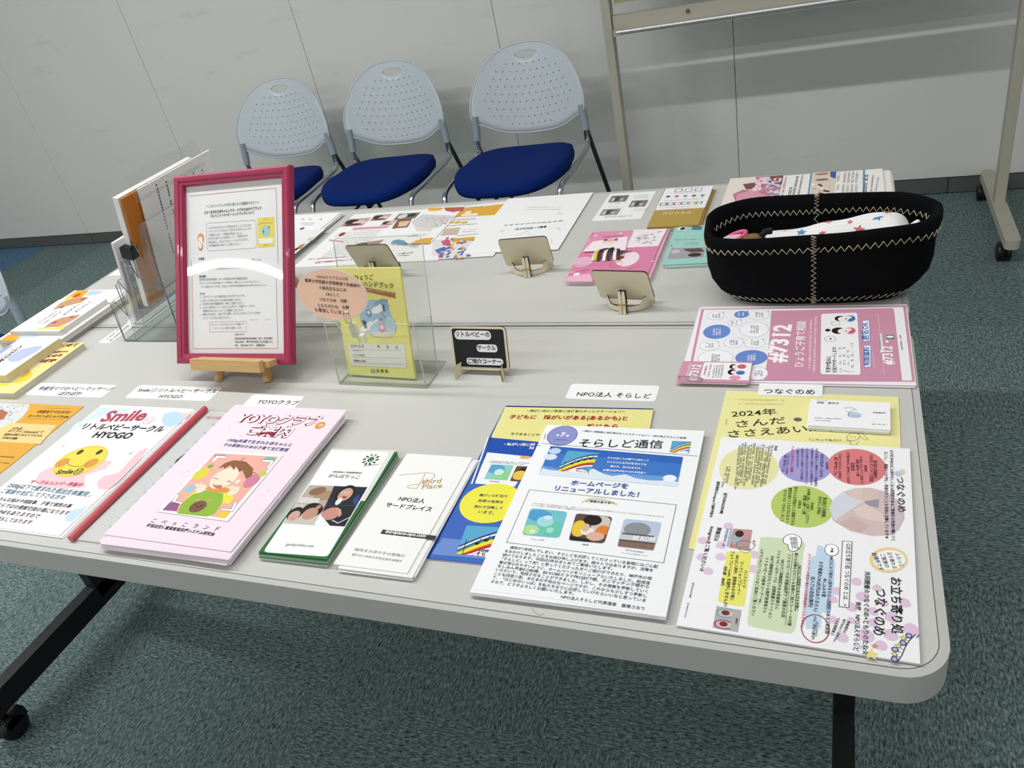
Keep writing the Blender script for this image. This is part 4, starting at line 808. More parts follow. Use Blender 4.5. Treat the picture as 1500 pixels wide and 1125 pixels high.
# small 7312 cards with a paper clip
pile(3, 'card', 'small pink 7312 card under the clipped top one', 'small pink 7312 cards under the clipped one', 'card', -.2445, .4465, .095, .052, .0042, .0009, '#d9a2b6', side='#f2e6ea', dx=.002, dy=.0012, drot=.012)
s = flat('card', 'small pink and white 7312 card held by a paper clip at the flyer corner', 'card', -.2435, .4465, .096, .052, .0071, .0009, '#d096ac', corner=.002)
s.view(980, 430, 3.75)
s.raw([s.P(p) for p in ((205, 378), (455, 383), (438, 478), (180, 470), (170, 462), (192, 382))], '#f5f3f4', 2)
s.text('#7312', (150, 478), (182, 392), '#fbf6f8', .03, ys=1.1); s.greek((100, 460), (125, 385), .0026, '#fbf0f4'); s.text('不安や悩みに', (200, 450), (212, 395), '#c0486a', .015, ys=.8); s.greek((220, 462), (236, 392), .003, '#c0486a')
for k in range(4): s.greek((245 + k * 15, 464), (256 + k * 15, 394), .0024, '#5a5a62')
s.ell((345, 432), .0055, .007, '#20161a', 4, g='people_drawing'); s.ell((352, 402), .005, .006, '#3a2418', 4, g='people_drawing'); s.ell((355, 434), .0035, .004, '#f5ece6', 4.5, g='people_drawing'); s.ell((362, 403), .0035, .004, '#f5ece6', 4.5, g='people_drawing'); s.ell((400, 402), .006, .0055, '#d0607a', 4, g='people_drawing'); s.ell((392, 436), .006, .005, '#4a70b0', 4, g='people_drawing')
s.ell((362, 463), .0075, .0055, '#dca0b6', 3)
pc = [at(980 + x / 3.75, 430 + y / 3.75, .0095) for x, y in ((60, 470), (52, 456), (70, 452), (170, 462), (182, 470), (160, 480), (85, 470), (92, 462), (165, 468))]
o = MB().tube(spline(pc, 4), .0005, 6).obj('paper_clip', SILVER); tag(o, 'thin wire paper clip on the small pink cards', 'clip')

# ================================================================== BACK TABLE PAPERS
pile(9, 'magazine', 'family magazine under the top one behind the black basket', 'magazines under the top one behind the basket', 'magazine', -.146, 1.025, .297, .21, 0, .0028, '#e9e6e2', side='#f0efec', dx=.004, dy=.002, drot=.008, bias=(.004, 0), corner=.004)
s = flat('magazine', 'magazine with pink dress and group photos, top of the pile behind the basket', 'magazine', -.1545, 1.026, .285, .21, .0256, .0028, '#eceae6', side='#f3f2ef')
s.view(1000, 230, 3.75)
s.poly([(262, 118), (555, 98), (520, 255), (205, 282)], '#e6ddd6', 1, g='photo'); s.poly([(400, 110), (555, 100), (520, 250), (330, 262), (290, 250), (275, 205), (330, 180), (400, 185), (415, 150)], '#c2788c', 2, g='photo'); s.poly([(300, 205), (380, 180), (470, 215), (500, 240), (360, 250), (290, 245)], '#d99aae', 2.4, g='photo'); s.poly([(330, 150), (400, 140), (430, 170), (350, 180)], '#7a5248', 2.6, g='photo'); s.poly([(480, 105), (553, 100), (545, 150), (480, 140)], '#8c4a44', 2.5, g='photo'); s.poly([(270, 270), (330, 250), (440, 262), (430, 268)], '#b0806a', 2.7, g='photo')
s.poly([(440, 112), (480, 110), (470, 140), (432, 142)], '#c6dcec', 3); s.text('家族', (475, 190), (510, 110), '#f3d6de', .06, lv=6); s.text('ひょうご', (520, 240), (545, 110), '#c6dcec', .05, lv=6)
s.greek((545, 250), (575, 110), .0045, '#c86a7a'); s.greek((590, 235), (605, 165), .006, '#3a3a40'); s.greek((610, 235), (640, 100), .005, '#3a3a40'); s.greek((640, 215), (665, 100), .004, '#55555a')
s.poly([(702, 88), (712, 87), (690, 245), (680, 246)], '#6d95b4', 2); s.poly([(712, 87), (845, 79), (832, 222), (694, 236)], '#d9cdbd', 2, g='photo')
s.ell((765, 94), .0125, .006, '#a87a64', 3, g='photo'); s.ell((765, 125), .0125, .006, '#9c6c58', 3, g='photo'); s.poly([(810, 82), (845, 80), (840, 120), (812, 110)], '#3a5aa0', 3, g='photo')
for k in range(26):
    a, b = random.uniform(710, 825), random.uniform(150, 225); s.ell((a, b), .0028, .004, random.choice(['#2a211f', '#f0ece6', '#c8a48a', '#d9b88a', '#2c2c34', '#e8e0d4']), 3.2 + k * .03, g='photo')
s.greek((855, 180), (862, 150), .004, '#c8808c'); s.greek((858, 135), (866, 88), .0045, '#c8808c')
for k in range(4): s.greek((885 + k * 24, 210 - k * 2), (890 + k * 24, 155 - k * 2), .0042, '#9a9aa0'); s.greek((893 + k * 22, 140), (900 + k * 22, 82), .0042, '#8a8a90')
s.poly([(990, 68), (1002, 67), (1000, 205), (988, 206)], '#6d95b4', 2); s.greek((1010, 198), (1020, 100), .006, '#3a3a40'); s.greek((1040, 190), (1050, 100), .003, '#7a7a80'); s.greek((1065, 190), (1080, 110), .003, '#7a7a80')

pile(3, 'booklet', 'gold booklet under the top one at the back of the table', 'gold booklets under the top one', 'booklet', -.3855, 1.048, .1, .2, 0, .0028, '#b0924a', side='#d9cfae', dx=.0025, dy=.002, drot=.02, bias=(.003, -.002))
s = flat('booklet', 'gold booklet with white rings, half covered by a small white leaflet', 'booklet', -.3865, 1.048, .1, .2, .0086, .0024, '#b3954c')
s.view(800, 230, 4.6857)
for k in range(5):
    x_ = 816 + k * 41; s.ring((x_, 388 - k * 1.5), .0036, .0048, '#f2ead2', .0014, 3)
s = flat('leaflet', 'small white leaflet of little coloured icons lying on the gold booklet', 'leaflet', -.3845, 1.088, .1, .115, .0110, .0012, '#f0eff0', rot=-.015)
s.view(800, 230, 4.6857)
for k, cc in enumerate(('#4a4a50', '#c0504a', '#4a74b0')): s.frame((890 + k * 68, 219 - k * 3), (930 + k * 68, 238 - k * 3), cc, .0016, 2)
for k, cc in enumerate(('#3a3a44', '#c05a66', '#4aa0a0', '#5a4a54', '#5a80c0')): s.ell((838 + k * 59, 271 - k * 2), .0048, .0045, cc, 2); s.line([(838 + k * 59, 272), (834 + k * 59, 284)], '#8a6a5a', .001, 3)
for k, cc in enumerate(('#3a3a44', '#4a4a50', '#c05a66', '#4a74b0', '#c0984a', '#5a5a60')): s.frame((786 + k * 49, 316 - k * 2), (824 + k * 49, 332 - k * 2), cc, .002, 2)
s.greek((870, 250), (1075, 240), .0022, '#8a8a90'); s.greek((815, 302), (1060, 290), .0022, '#8a8a90'); s.greek((765, 350), (1040, 338), .0022, '#8a8a90')
for k in range(14): s.ell((random.uniform(790, 1100), random.choice([216, 228, 345, 355]) if k % 2 else random.uniform(215, 350)), .0008, .0008, random.choice(['#c05a66', '#4aa0a0', '#c0984a']), 3)

s = flat('leaflet', 'small white leaflet with three grey photos at the back edge of the table', 'leaflet', -.5135, 1.093, .105, .148, 0, .0008, '#eff0ef', rot=-.03)
s.view(800, 230, 4.6857)
for a, b, c_ in (((452, 268), (545, 305), '#7a7674'), ((590, 300), (678, 340), '#8a8078'), ((392, 360), (488, 397), '#96969a')):
    x = s.rect(a, b, c_, 2, g='photo'); s.pic(x, c_, [(.4, .5, .15, .4, '#4a4644'), (.7, .5, .1, .4, '#b9b4ae'), (.2, .6, .1, .3, '#c9c4be'), (.55, .3, .3, .12, '#5a5450')], 3)
for y_ in (315, 322, 345): s.greek((430 - y_ * .1 + 30, y_), (520 - y_ * .1 + 20, y_ - 2), .0022, '#9a9aa0')
for y_ in (265, 275, 285, 360, 368): s.greek((600, y_), (700, y_ - 3), .0022, '#9a9aa0')
s.greek((400, 416), (590, 406), .004, '#77777c'); s.line([(575, 262), (505, 398)], '#cfcfd2', .0005)

pile(4, 'leaflet', 'pink leaflet under the top one of the bubbly pink pile', 'pink leaflets under the bubbly top one', 'leaflet', -.466, .837, .148, .21, 0, .002, '#e3a9c0', side='#f2e9ec', dx=.002, dy=.0015, rot=.012, drot=.012, bias=(.004, .001))
s = flat('leaflet', 'bubbly pink baby leaflet lying behind the rightmost little plywood stand', 'leaflet', -.4705, .835, .148, .21, .0082, .0018, '#d982a6', rot=.01)
s.view(800, 230, 4.6857)
s.poly([(590, 500), (832, 492), (770, 610), (520, 625)], '#f0e6ea', 1.2); s.poly([(300, 560), (560, 520), (520, 630), (250, 650)], '#e8a8c0', 1.2)
s.ell((560, 700), .021, .03, '#f0dfe6', 1.5); s.ell((250, 720), .02, .022, '#e6b4c8', 1.5); s.poly([(130, 855), (150, 820), (300, 800), (320, 855)], '#e9b9cc', 1.4); s.ell((210, 805), .006, .006, '#f6ecf0', 2.4)
for a, b in ((180, 790), (340, 700), (640, 540), (730, 715), (600, 620), (720, 600)): s.ell((a, b), .0025, .0025, '#f4d6e2', 2.4)
s.ring((680, 560), .018, .022, '#8aa08c', .0006, 3); 
for k in range(40):
    a, b = random.uniform(615, 750), random.uniform(520, 598)
    if abs(a - 685) / 78 + abs(b - 558) / 46 < 1.15: s.ell((a, b), .0022, .0022, random.choice(['#8a9a90', '#a9b4ae', '#c8c0c4', '#6f8478', '#b9a0ac']), 3.2)
s.star((770, 515), .003, '#3a7a5a'); s.star((788, 512), .0025, '#3a7a5a'); s.greek((555, 630), (640, 620), .003, '#e09ab4'); s.text('Baby', (512, 666), (592, 652), '#6a3040', .02)
s.ring((480, 735), .011, .014, '#a04a5a', .0007, 3); s.ell((520, 690), .0045, .006, '#b8403c', 4); s.ell((490, 715), .006, .006, '#e6b8a8', 3.5); s.greek((205, 790), (300, 775), .003, '#a83a5c'); s.greek((560, 775), (640, 745), .0025, '#9a6a7a')
s = flat('card', 'pink gift card on the bubbly pink leaflets, a ribbon bundle hanging from it', 'card', -.5, .893, .077, .083, .0104, .0022, '#e290b0', side='#f0dde4', rot=-.01)
s.view(800, 230, 4.6857)
s.poly([(320, 580), (560, 545), (545, 640), (250, 650)], '#f3e6ea', 1.2); s.ring((440, 580), .014, .01, '#a04a5a', .0006, 3); s.ell((438, 575), .008, .005, '#e3b39c', 3.4); s.ell((408, 570), .004, .005, '#a05a44', 3.6); s.ell((480, 568), .004, .005, '#a05a44', 3.6); s.text('Congratulations', (385, 553), (525, 543), '#6a5a8a', .01)
s.ell((340, 540), .003, .003, '#f8e6ee', 3); s.ell((512, 525), .003, .003, '#f8e6ee', 3)
r_ = thing('ribbon_bundle', 'bundle of black, white and yellow ribbon loops on the pink leaflets', 'ribbon', (-.487, .826, ZT + .0104))
for k, (cc, x0, x1, zz) in enumerate((('#e8e6e0', -.020, -.022, .006), ('#d8b930', -.012, -.018, .009), ('#15151a', -.004, -.012, .010), ('#efeee8', .002, -.002, .008), ('#15151a', .008, .006, .011), ('#e9e7e2', .014, .016, .007), ('#18181c', .018, .023, .008))):
    m_ = MB(); pts = [(x0 * .5, .024, .001), (x0, .014, zz), (x1, -.004, zz + .002), (x1 * 1.1, -.022 + abs(k - 3) * .001, .0015)]
    pp = spline(pts, 4)
    for a, b in zip(pp, pp[1:]): m_.add([(a.x - .003, a.y, a.z), (a.x + .003, a.y, a.z), (b.x + .003, b.y, b.z), (b.x - .003, b.y, b.z), (a.x - .003, a.y, a.z - .0008), (a.x + .003, a.y, a.z - .0008), (b.x + .003, b.y, b.z - .0008), (b.x - .003, b.y, b.z - .0008)], [(0, 1, 2, 3), (7, 6, 5, 4), (0, 3, 7, 4), (1, 5, 6, 2)])
    m_.obj('ribbon', mat('ribbon_' + cc[1:], cc, .6), r_)

pile(3, 'leaflet', 'mint green leaflet under the top one beside the basket', 'mint green leaflets under the top one', 'leaflet', -.3205, .868, .112, .162, 0, .002, '#9fcfc6', side='#dceae6', rot=.03, dx=.002, dy=.0015, drot=.01)
s = flat('leaflet', 'mint green leaflet with a soft baby feet photo, left of the black basket', 'leaflet', -.3235, .870, .112, .164, .0062, .0018, '#9ccdc2', rot=.03)
s.view(800, 230, 4.6857)
s.poly([(910, 478), (965, 475), (955, 505), (900, 500)], '#e6e6e6', 2, g='photo'); s.ell((938, 492), .005, .006, '#2a2a30', 3, g='photo'); s.poly([(1005, 475), (1070, 475), (1070, 500), (998, 500)], '#5c7890', 2, g='photo')
s.text('バースデー', (920, 540), (1050, 536), '#e6f3ef', .03); s.greek((880, 572), (1050, 566), .0026, '#3a5a54'); s.greek((950, 590), (1040, 588), .0024, '#5a7a74'); s.greek((950, 603), (1040, 600), .0024, '#5a7a74'); s.ell((897, 587), .002, .002, '#e9a87a', 3); s.ell((860, 610), .002, .002, '#7a3a4a', 3)
s.poly([(862, 625), (1090, 620), (1080, 688), (832, 700)], '#a4a0a4', 2, g='photo'); s.poly([(940, 632), (1060, 625), (1090, 650), (1000, 655), (960, 645)], '#5c4c48', 3, g='photo'); s.ell((1020, 672), .012, .008, '#3c302e', 3.2, g='photo'); s.ell((890, 650), .008, .008, '#c4c0c6', 3, g='photo')

s = flat('flyer', 'white event flyer with photos and red headings, lying mostly behind the clear card stand', 'flyer', -1.118, 1.0, .21, .297, 0, .0007, '#f0f0ef', rot=.012)
s.view(430, 280, 5.5556)
for (a, b, cs) in (((450, 228), (560, 280), '#5a3c38'), ((668, 195), (750, 235), '#6a4438'), ((740, 245), (800, 275), '#9a7a66')):
    x = s.rect(a, b, cs, 2, g='photo'); s.pic(x, '#c0a498', [(.3, .4, .3, .3, '#3c2422'), (.7, .6, .3, .3, '#e0c8bc'), (.5, .8, .4, .15, cs)], 3)
s.poly([(490, 297), (780, 283), (765, 300), (475, 316)], '#d99aa6', 2); s.poly([(300, 392), (410, 408), (405, 418), (285, 405)], '#d99aa6', 2); x = s.rect((365, 335), (425, 370), '#e6dcd8', 2, g='photo'); s.pic(x, '#e9dfdb', [(.5, .5, .2, .4, '#7a3a3c')], 3)
for k in range(16): s.greek((480 - k * 18, 325 + k * 15), (720 - k * 16, 320 + k * 14), .0026, '#9a9aa0', seed=k)
s.poly([(500, 430), (760, 390), (740, 440), (520, 445)], '#b08a80', 2, g='photo'); s.ell((560, 432), .014, .008, '#5c3a34', 3, g='photo')
s.text('ーチャレンジフェスティバル', (445, 530), (125, 550), '#b03a44', .02) ; s.text('ファミリーフェスタ開催のご案内', (530, 548), (180, 580), '#b03a44', .02)
s.greek((430, 560), (190, 570), .003, '#c05a64')
s = flat('flyer', 'white flyer with upside down title, between the event flyer and the orange headed one', 'flyer', -.955, .994, .19, .28, .0008, .0007, '#efefee', rot=.01)
s.view(430, 280, 5.5556)
x = s.rect((862, 185), (985, 222), '#6c625c', 2, g='photo'); s.pic(x, '#7c7470', [(.3, .5, .2, .4, '#d6d2ce'), (.7, .4, .2, .3, '#3c3430')], 3); s.poly([(845, 235), (965, 222), (930, 295), (800, 305)], '#8a5c40', 2, g='photo'); s.poly([(860, 250), (950, 240), (920, 285), (850, 290)], '#d9c2a8', 3, g='photo')
s.text('メリーセンター', (1085, 488), (855, 505), '#3a3a44', .03, ys=.8); s.text('教室活動　もっと知りたい', (1075, 514), (850, 522), '#4a4a50', .02); 
for k in range(6): s.greek((830 + k * 30, 440 + k * 4), (1060, 440 + k * 4), .002, '#a9a9ae', seed=k)
s = flat('flyer', 'orange headed sticker activity flyer beside the Mi-Story paper', 'flyer', -.842, 1.006, .20, .292, .0016, .0007, '#f0efed', rot=.04)
s.view(430, 280, 5.5556)
s.poly([(1385, 142), (1750, 100), (1715, 190), (1310, 212)], '#e0a740', 2); s.poly([(1390, 120), (1760, 80), (1750, 100), (1385, 142)], '#eeeeea', 2.2); s.greek((1395, 140), (1530, 130), .005, '#3a3a3a'); s.poly([(1400, 165), (1450, 160), (1440, 185), (1390, 188)], '#e9e3d2', 3); s.poly([(1370, 188), (1500, 180), (1495, 198), (1362, 204)], '#f2ead6', 3)
for k in range(3): s.poly([(1260 + k * 55, 250), (1310 + k * 55, 245), (1304 + k * 55, 260), (1254 + k * 55, 265)], '#d8a548', 3); s.greek((1300, 232 + k * 5), (1480, 222 + k * 5), .0022, '#8a8a8e')
s.greek((1235, 288), (1490, 268), .004, '#55555a'); s.poly([(1230, 305), (1360, 295), (1330, 355), (1195, 362)], '#c9b9a4', 2, g='photo'); s.greek((1375, 320), (1490, 310), .0024, '#8a8a8e'); s.greek((1370, 335), (1480, 328), .0024, '#8a8a8e'); s.greek((1330, 366), (1500, 350), .003, '#44444a')
s.poly([(1140, 400), (1480, 372), (1420, 540), (1250, 550), (1120, 520)], '#e2dfe0', 1.5)
for k in range(70):
    a, b = random.uniform(1160, 1470), random.uniform(378, 545)
    if a + b * .5 < 1400 or a + b * .45 > 1690: continue
    cc = random.choice(['#3f66b0', '#3f66b0', '#c8505c', '#d8a438', '#d8a438', '#5a8ac0']) ; s.poly([(a, b), (a + 26, b - 4), (a + 18, b + 10), (a - 8, b + 13)], cc, 3 + k * .01)
s.poly([(1150, 480), (1230, 452), (1250, 475), (1170, 505)], '#4a74b8', 4); s.poly([(1200, 405), (1275, 400), (1280, 450), (1215, 440)], '#c8606c', 4); s.poly([(1380, 380), (1480, 372), (1465, 400), (1370, 408)], '#d8a438', 4); s.poly([(1300, 385), (1370, 382), (1350, 415), (1285, 415)], '#d8a438', 4)
s = flat('leaflet', 'slim leaflet with red, yellow and blue half circles at its corners', 'leaflet', -.965, 1.046, .104, .205, .0028, .0012, '#f2f1ef', rot=.0)
s.view(430, 280, 5.5556)
s.raw([s.P(p) for p in ((1085, 142), (1110, 136), (1225, 134), (1205, 152), (1150, 162), (1100, 160))], '#e6ab48', 2); s.raw([s.P(p) for p in ((1228, 134), (1390, 128), (1370, 158), (1300, 172), (1245, 162), (1228, 148))], '#c05c50', 2)
s.raw([s.P(p) for p in ((788, 428), (810, 402), (850, 392), (900, 402), (935, 430))], '#6c9ab4', 2); s.raw([s.P(p) for p in ((942, 430), (1000, 400), (1070, 382), (1140, 378), (1105, 428))], '#e6ab48', 2)
s.poly([(1050, 190), (1330, 200), (1170, 300), (990, 295), (960, 250)], '#d2d0d2', 2, g='photo')
for k in range(30): a, b = random.uniform(1080, 1250), random.uniform(215, 285); s.ell((a, b), .0018, .0025, random.choice(['#5a80c0', '#c8707a', '#d6b26a', '#a8a8b0']), 3, g='photo')
s.poly([(990, 300), (1140, 300), (1120, 325), (1000, 325)], '#ddd5c4', 2.4, g='photo'); s.greek((965, 355), (1080, 350), .0025, '#77777c'); s.greek((930, 372), (1085, 364), .003, '#66666c')

s = flat('flyer', 'plain white Mi-Story paper turned away from the viewer', 'flyer', -.7075, 1.0285, .208, .297, .0024, .0006, '#f1f1f1', rot=.008)
s.view(420, 260, 3.4091)
s.text('Mi−Story', (1298, 240), (1140, 256), '#2a2a2c', .012, ys=.8); s.text('ヨガでマインドフルネス', (1382, 212), (1088, 236), '#5a5a5e', 0, ys=.8); s.greek((1370, 146), (1200, 148), .002, '#6a6a70'); s.greek((1370, 158), (1195, 160), .002, '#6a6a70'); s.greek((1320, 225), (1180, 228), .002, '#8a8a90')
for a, b in ((1365, 180), (1360, 256), (1075, 268)): s.line([(a - 12, b + 3), (a + 14, b - 4)], '#9a9aa0', .0006); s.line([(a - 4, b - 6), (a + 4, b + 6)], '#9a9aa0', .0006); s.line([(a - 12, b - 3), (a + 10, b + 5)], '#9a9aa0', .0006)
s.line([(1135, 292), (1170, 282), (1205, 270), (1190, 262)], '#8a8a90', .0006); s.line([(1205, 270), (1215, 285), (1250, 290)], '#8a8a90', .0006); s.line([(1310, 300), (1325, 310), (1322, 330)], '#9a9aa0', .0006)

pile(5, 'magazine', 'white magazine under the top one, behind the crimson frame', 'white magazines behind the crimson frame', 'magazine', -1.356, 1.0, .205, .285, 0, .0016, '#eeeeee', dx=.005, dy=.004, drot=.02, side='#d9dadc')
s = flat('magazine', 'white magazine with small coloured photos, top of the pile behind the crimson frame', 'magazine', -1.365, 1.002, .205, .285, .0083, .0014, '#f1f1f1', rot=-.02)
s.view(430, 280, 5.5556)
for a, b, cc in ((75, 228, '#d9a0a0'), (135, 230, '#d8b848'), (222, 230, '#c09a80')): s.ell((a, b), .005, .004, cc, 2)
s.greek((55, 265), (165, 262), .005, '#8ab0c8'); s.greek((65, 280), (150, 277), .005, '#8ab0c8'); s.ell((70, 305), .006, .007, '#5c2c28', 2); x = s.rect((20, 325), (125, 355), '#6c3a30', 2, g='photo'); s.pic(x, '#8a5a44', [(.3, .5, .2, .3, '#2c1614'), (.7, .4, .25, .4, '#c8a070')], 3)
s = flat('flyer', 'dark edged flyer tucked beside the white magazines', 'flyer', -1.338, .902, .19, .27, .0098, .0012, '#e8e7e6', side='#2a2a2c', rot=-.01)
s.view(430, 280, 5.5556)
s.poly([(120, 385), (185, 372), (160, 400), (110, 405)], '#cfc4b0', 2, g='photo'); s.poly([(50, 440), (100, 425), (60, 470), (20, 475)], '#b08a48', 2, g='photo'); s.poly([(10, 470), (50, 450), (30, 480), (-10, 495)], '#5c2c20', 2, g='photo')
q = at(157, 404, 0)
s = flat('flyer', 'white sheet peeking out from behind the clear brochure rack', 'flyer', q.x + .105, q.y + .10, .2, .2, 0, .0006, '#f2f2f2')

# ================================================================== BOOKS at the left end
def book(label, x0, x1, y0, y1, z0, t, cover, pages='#e9e6dc', spine='left', rot=0, name='book'):
    cx, cy = (x0 + x1) / 2, (y0 + y1) / 2; w, h = x1 - x0, y1 - y0
    r = thing(name, label, 'book', (cx, cy, ZT + z0), rot)
    MB().box((.0, 0, t / 2), (w - .003, h - .003, t - .0014)).obj('pages', mat('pages_' + pages[1:], pages, .8, noise=.06, nscale=200, stretch=(1, 1, 30)), r)
    m = MB().prism(rrect(w, h, .0012, 2), t - .0008, t); m.prism(rrect(w, h, .0012, 2), 0, .0008)
    m.box((-w / 2 + .0006, 0, t / 2), (.0012, h, t)); m.obj('cover', paper(cover), r)
    return Sheet(r, Matrix.Translation((cx, cy, ZT + z0)) @ Matrix.Rotation(rot, 4, 'Z'), t)
s = book('yellow book with dark red title, lying under the cream paperback', -1.655, -1.512, .323, .505, .0, .013, '#e9de96', '#cfc8c0')
s.view(0, 480, 10.714)
for k, (t_, a, b) in enumerate((('はじめて', (860, 300), (1180, 300)), ('の赤ちゃん', (820, 400), (1060, 385)), ('いのち', (730, 470), (950, 455)), ('の記録', (600, 550), (840, 545)))): s.text(t_, a, b, '#8c2430', .04)
s.poly([(200, 865), (300, 790), (420, 720), (500, 690), (515, 720), (480, 780), (400, 830), (300, 860)], '#e8d03c', 2); s.poly([(320, 770), (400, 700), (470, 650), (482, 690), (440, 740), (360, 775)], '#d8a050', 3); s.poly([(-40, 870), (150, 880), (120, 905), (-40, 915)], '#e8d03c', 2)
s = book('cream paperback with blue watercolour cover on top of the yellow book', -1.675, -1.560, .357, .497, .0134, .017, '#e9eaec', '#dccfa4')
s.view(0, 480, 10.714)
s.poly([(100, 500), (200, 420), (330, 340), (560, 290), (680, 290), (600, 360), (450, 440), (300, 520), (180, 540)], '#b9c2dc', 2); s.poly([(0, 360), (130, 290), (210, 275), (60, 380), (0, 420)], '#9ab0dc', 2)
s.text('ポロロン', (20, 545), (380, 275), '#2a2c3c', .03, ys=.8); s.greek((0, 490), (235, 315), .003, '#7a2c34')
pile(1, 'book', 'orange edged picture book at the bottom, jutting past the table end', None, 'book', -1.672, .614, .178, .225, .0, .010, '#e7a63c', side='#c9c6bc', rot=.0, dx=0, dy=0, drot=0)
s = book('blue and white picture book with orange edge under the small square book', -1.765, -1.574, .503, .727, .0104, .010, '#eceae8', '#d6d3ca')
s.view(0, 380, 7.5)
s.poly([(0, 890), (110, 820), (140, 795), (280, 785), (190, 870), (160, 895)], '#e8a834', 2); s.poly([(850, 340), (980, 340), (880, 430), (720, 430)], '#e8a834', 2); s.text('はじ', (110, 830), (260, 800), '#f4efe0', .04); s.ell((840, 400), .008, .012, '#c8483c', 3); s.poly([(760, 410), (830, 402), (820, 425), (730, 445)], '#ecd86a', 2.6)
s.poly([(190, 870), (290, 785), (460, 790), (380, 880), (170, 893)], '#b4cce8', 2.2); s.poly([(990, 345), (1130, 345), (1080, 385), (930, 400)], '#b9d0e9', 2.2)
for t_, a, b in (('あかちゃん', (870, 665), (1075, 520)), ('うまれた', (1080, 545), (1215, 470))): s.text(t_, a, b, '#c85a50', .03, ys=.8)
s = book('small square white picture book with sleeping brown faces on its cover', -1.737, -1.588, .519, .661, .0208, .011, '#f0f0ee', '#e3e2de')
s.view(0, 380, 7.5)
s.poly([(575, 560), (660, 480), (760, 435), (950, 412), (975, 420), (900, 470), (780, 500)], '#c99a76', 2); s.poly([(480, 750), (560, 690), (680, 640), (880, 605), (850, 640), (760, 690), (640, 740)], '#c99a76', 2)
s.poly([(690, 470), (720, 430), (850, 415), (760, 440)], '#ecd86a', 2.3); s.poly([(600, 755), (740, 705), (690, 770), (400, 770), (430, 752)], '#ecd86a', 1.8)
for a, b in ((680, 525), (910, 437), (600, 692), (790, 632)): s.ell((a, b), .0055, .005, '#b0504c', 3)
for t_, a, b in (('ちいさなあなた', (435, 700), (640, 565)), ('うまれてきたよ', (470, 718), (680, 572)), ('おかあさん', (710, 612), (885, 490)), ('ありがとう', (835, 582), (1010, 465))): s.text(t_, a, b, '#3a3a40', .015, ys=.8)

# ================================================================== CRIMSON FRAME ON ITS EASEL
def tilted(x, y, z, yaw, tilt):      # local x right, y up the face, z towards the viewer
    u = Vector((math.cos(yaw), math.sin(yaw), 0)); n = Vector((-math.sin(yaw), math.cos(yaw), 0))
    v = n * math.sin(tilt) + Vector((0, 0, math.cos(tilt))); k = u.cross(v)
    M = Matrix((u, v, k)).transposed().to_4x4(); M.translation = Vector((x, y, z + ZT)); return M
FM = tilted(-1.044, .406, .033, .014, .56); FW, FH = .245, .328
fr = thing('photo_frame', 'crimson picture frame holding a printed notice, leaning on a little easel', 'frame'); fr.matrix_world = FM
def moulding(W, H, bw, prof):
    m = MB(); n = len(prof); cs = [(-1, 1), (1, 1), (1, -1), (-1, -1)]
    vs = [(sx * (W / 2 - o), H / 2 + sy * (H / 2 - o), z) for sx, sy in cs for o, z in prof]
    fs = []
    for c in range(4):
        d = (c + 1) % 4
        for i in range(n - 1): fs.append((c * n + i, c * n + i + 1, d * n + i + 1, d * n + i))
        fs.append((c * n + n - 1, c * n, d * n, d * n + n - 1))
    return m.add(vs, fs)
moulding(FW, FH, .02, [(0, -.008), (0, .002), (.001, .0045), (.004, .006), (.008, .0062), (.011, .0055), (.0125, .0035), (.0165, .0028), (.0185, .0005), (.0185, -.006), (.0185, -.008)]).obj('moulding', MAG, fr)
MB().box((0, FH / 2, -.0072), (FW - .03, FH - .03, .0014)).obj('backing_board', mat('hardboard', '#6b4f38', .8), fr)
MB().box((0, FH / 2, -.0060), (FW - .034, FH - .034, .0008)).obj('notice_sheet', paper('#eaebea'), fr)
pm_ = MB(); W_, H_ = FW - .036, FH - .036; NX, NY = 20, 30; vs = []
for j in range(NY + 1):
    for i in range(NX + 1):
        u, v = i / NX * 2 - 1, j / NY
        vs.append((u * W_ / 2, .018 + v * H_, -.0044 + .0165 * u * u * (1 - v) * H_ * .8))
pm_.add(vs, [(j * (NX + 1) + i, j * (NX + 1) + i + 1, (j + 1) * (NX + 1) + i + 1, (j + 1) * (NX + 1) + i) for j in range(NY) for i in range(NX)], sm=True); pm_.obj('clear_pane', PANE, fr)
s = Sheet(fr, FM, -.0055)
s.view(250, 270, 8.653)
s.line([(245, 148), (1335, 48), (1352, 600), (1360, 1000)], '#c98a6a', .0009, 2); 
s.text('～このハンドブックを手に取られた保護者のかたへ～', (452, 300), (1128, 244), '#44444a', 0, ys=1.25); s.text('小さく生まれた赤ちゃんとママ・パパのためのサブブック', (425, 378), (1152, 318), '#333338', .02, ys=1.25); s.text('ひょうごリトルベビーハンドブックについて', (508, 420), (1062, 375), '#333338', .02, ys=1.2)
s.line([(452, 515), (475, 492), (1060, 455), (1082, 478), (1090, 790), (1065, 808), (490, 845), (462, 820), (452, 515)], '#8a8a90', .0005, 2)
for t_, a, b in (('このたびはお子さんのご誕生おめでとうございます。', (475, 568), (1030, 530)), ('このハンドブックは小さく生まれた赤ちゃんとその', (475, 612), (1022, 575)), ('ご家族のために、兵庫県が作成しました。', (478, 660), (912, 630)), ('生まれた赤ちゃんの記録として、ご家族の方が', (478, 705), (975, 665)), ('個別記録として記入できるノートとなりますので、', (480, 750), (988, 712)), ('母子健康手帳と併せてご活用ください。', (482, 795), (888, 768))): s.text(t_, a, b, '#77777c', 0, ys=1.15)
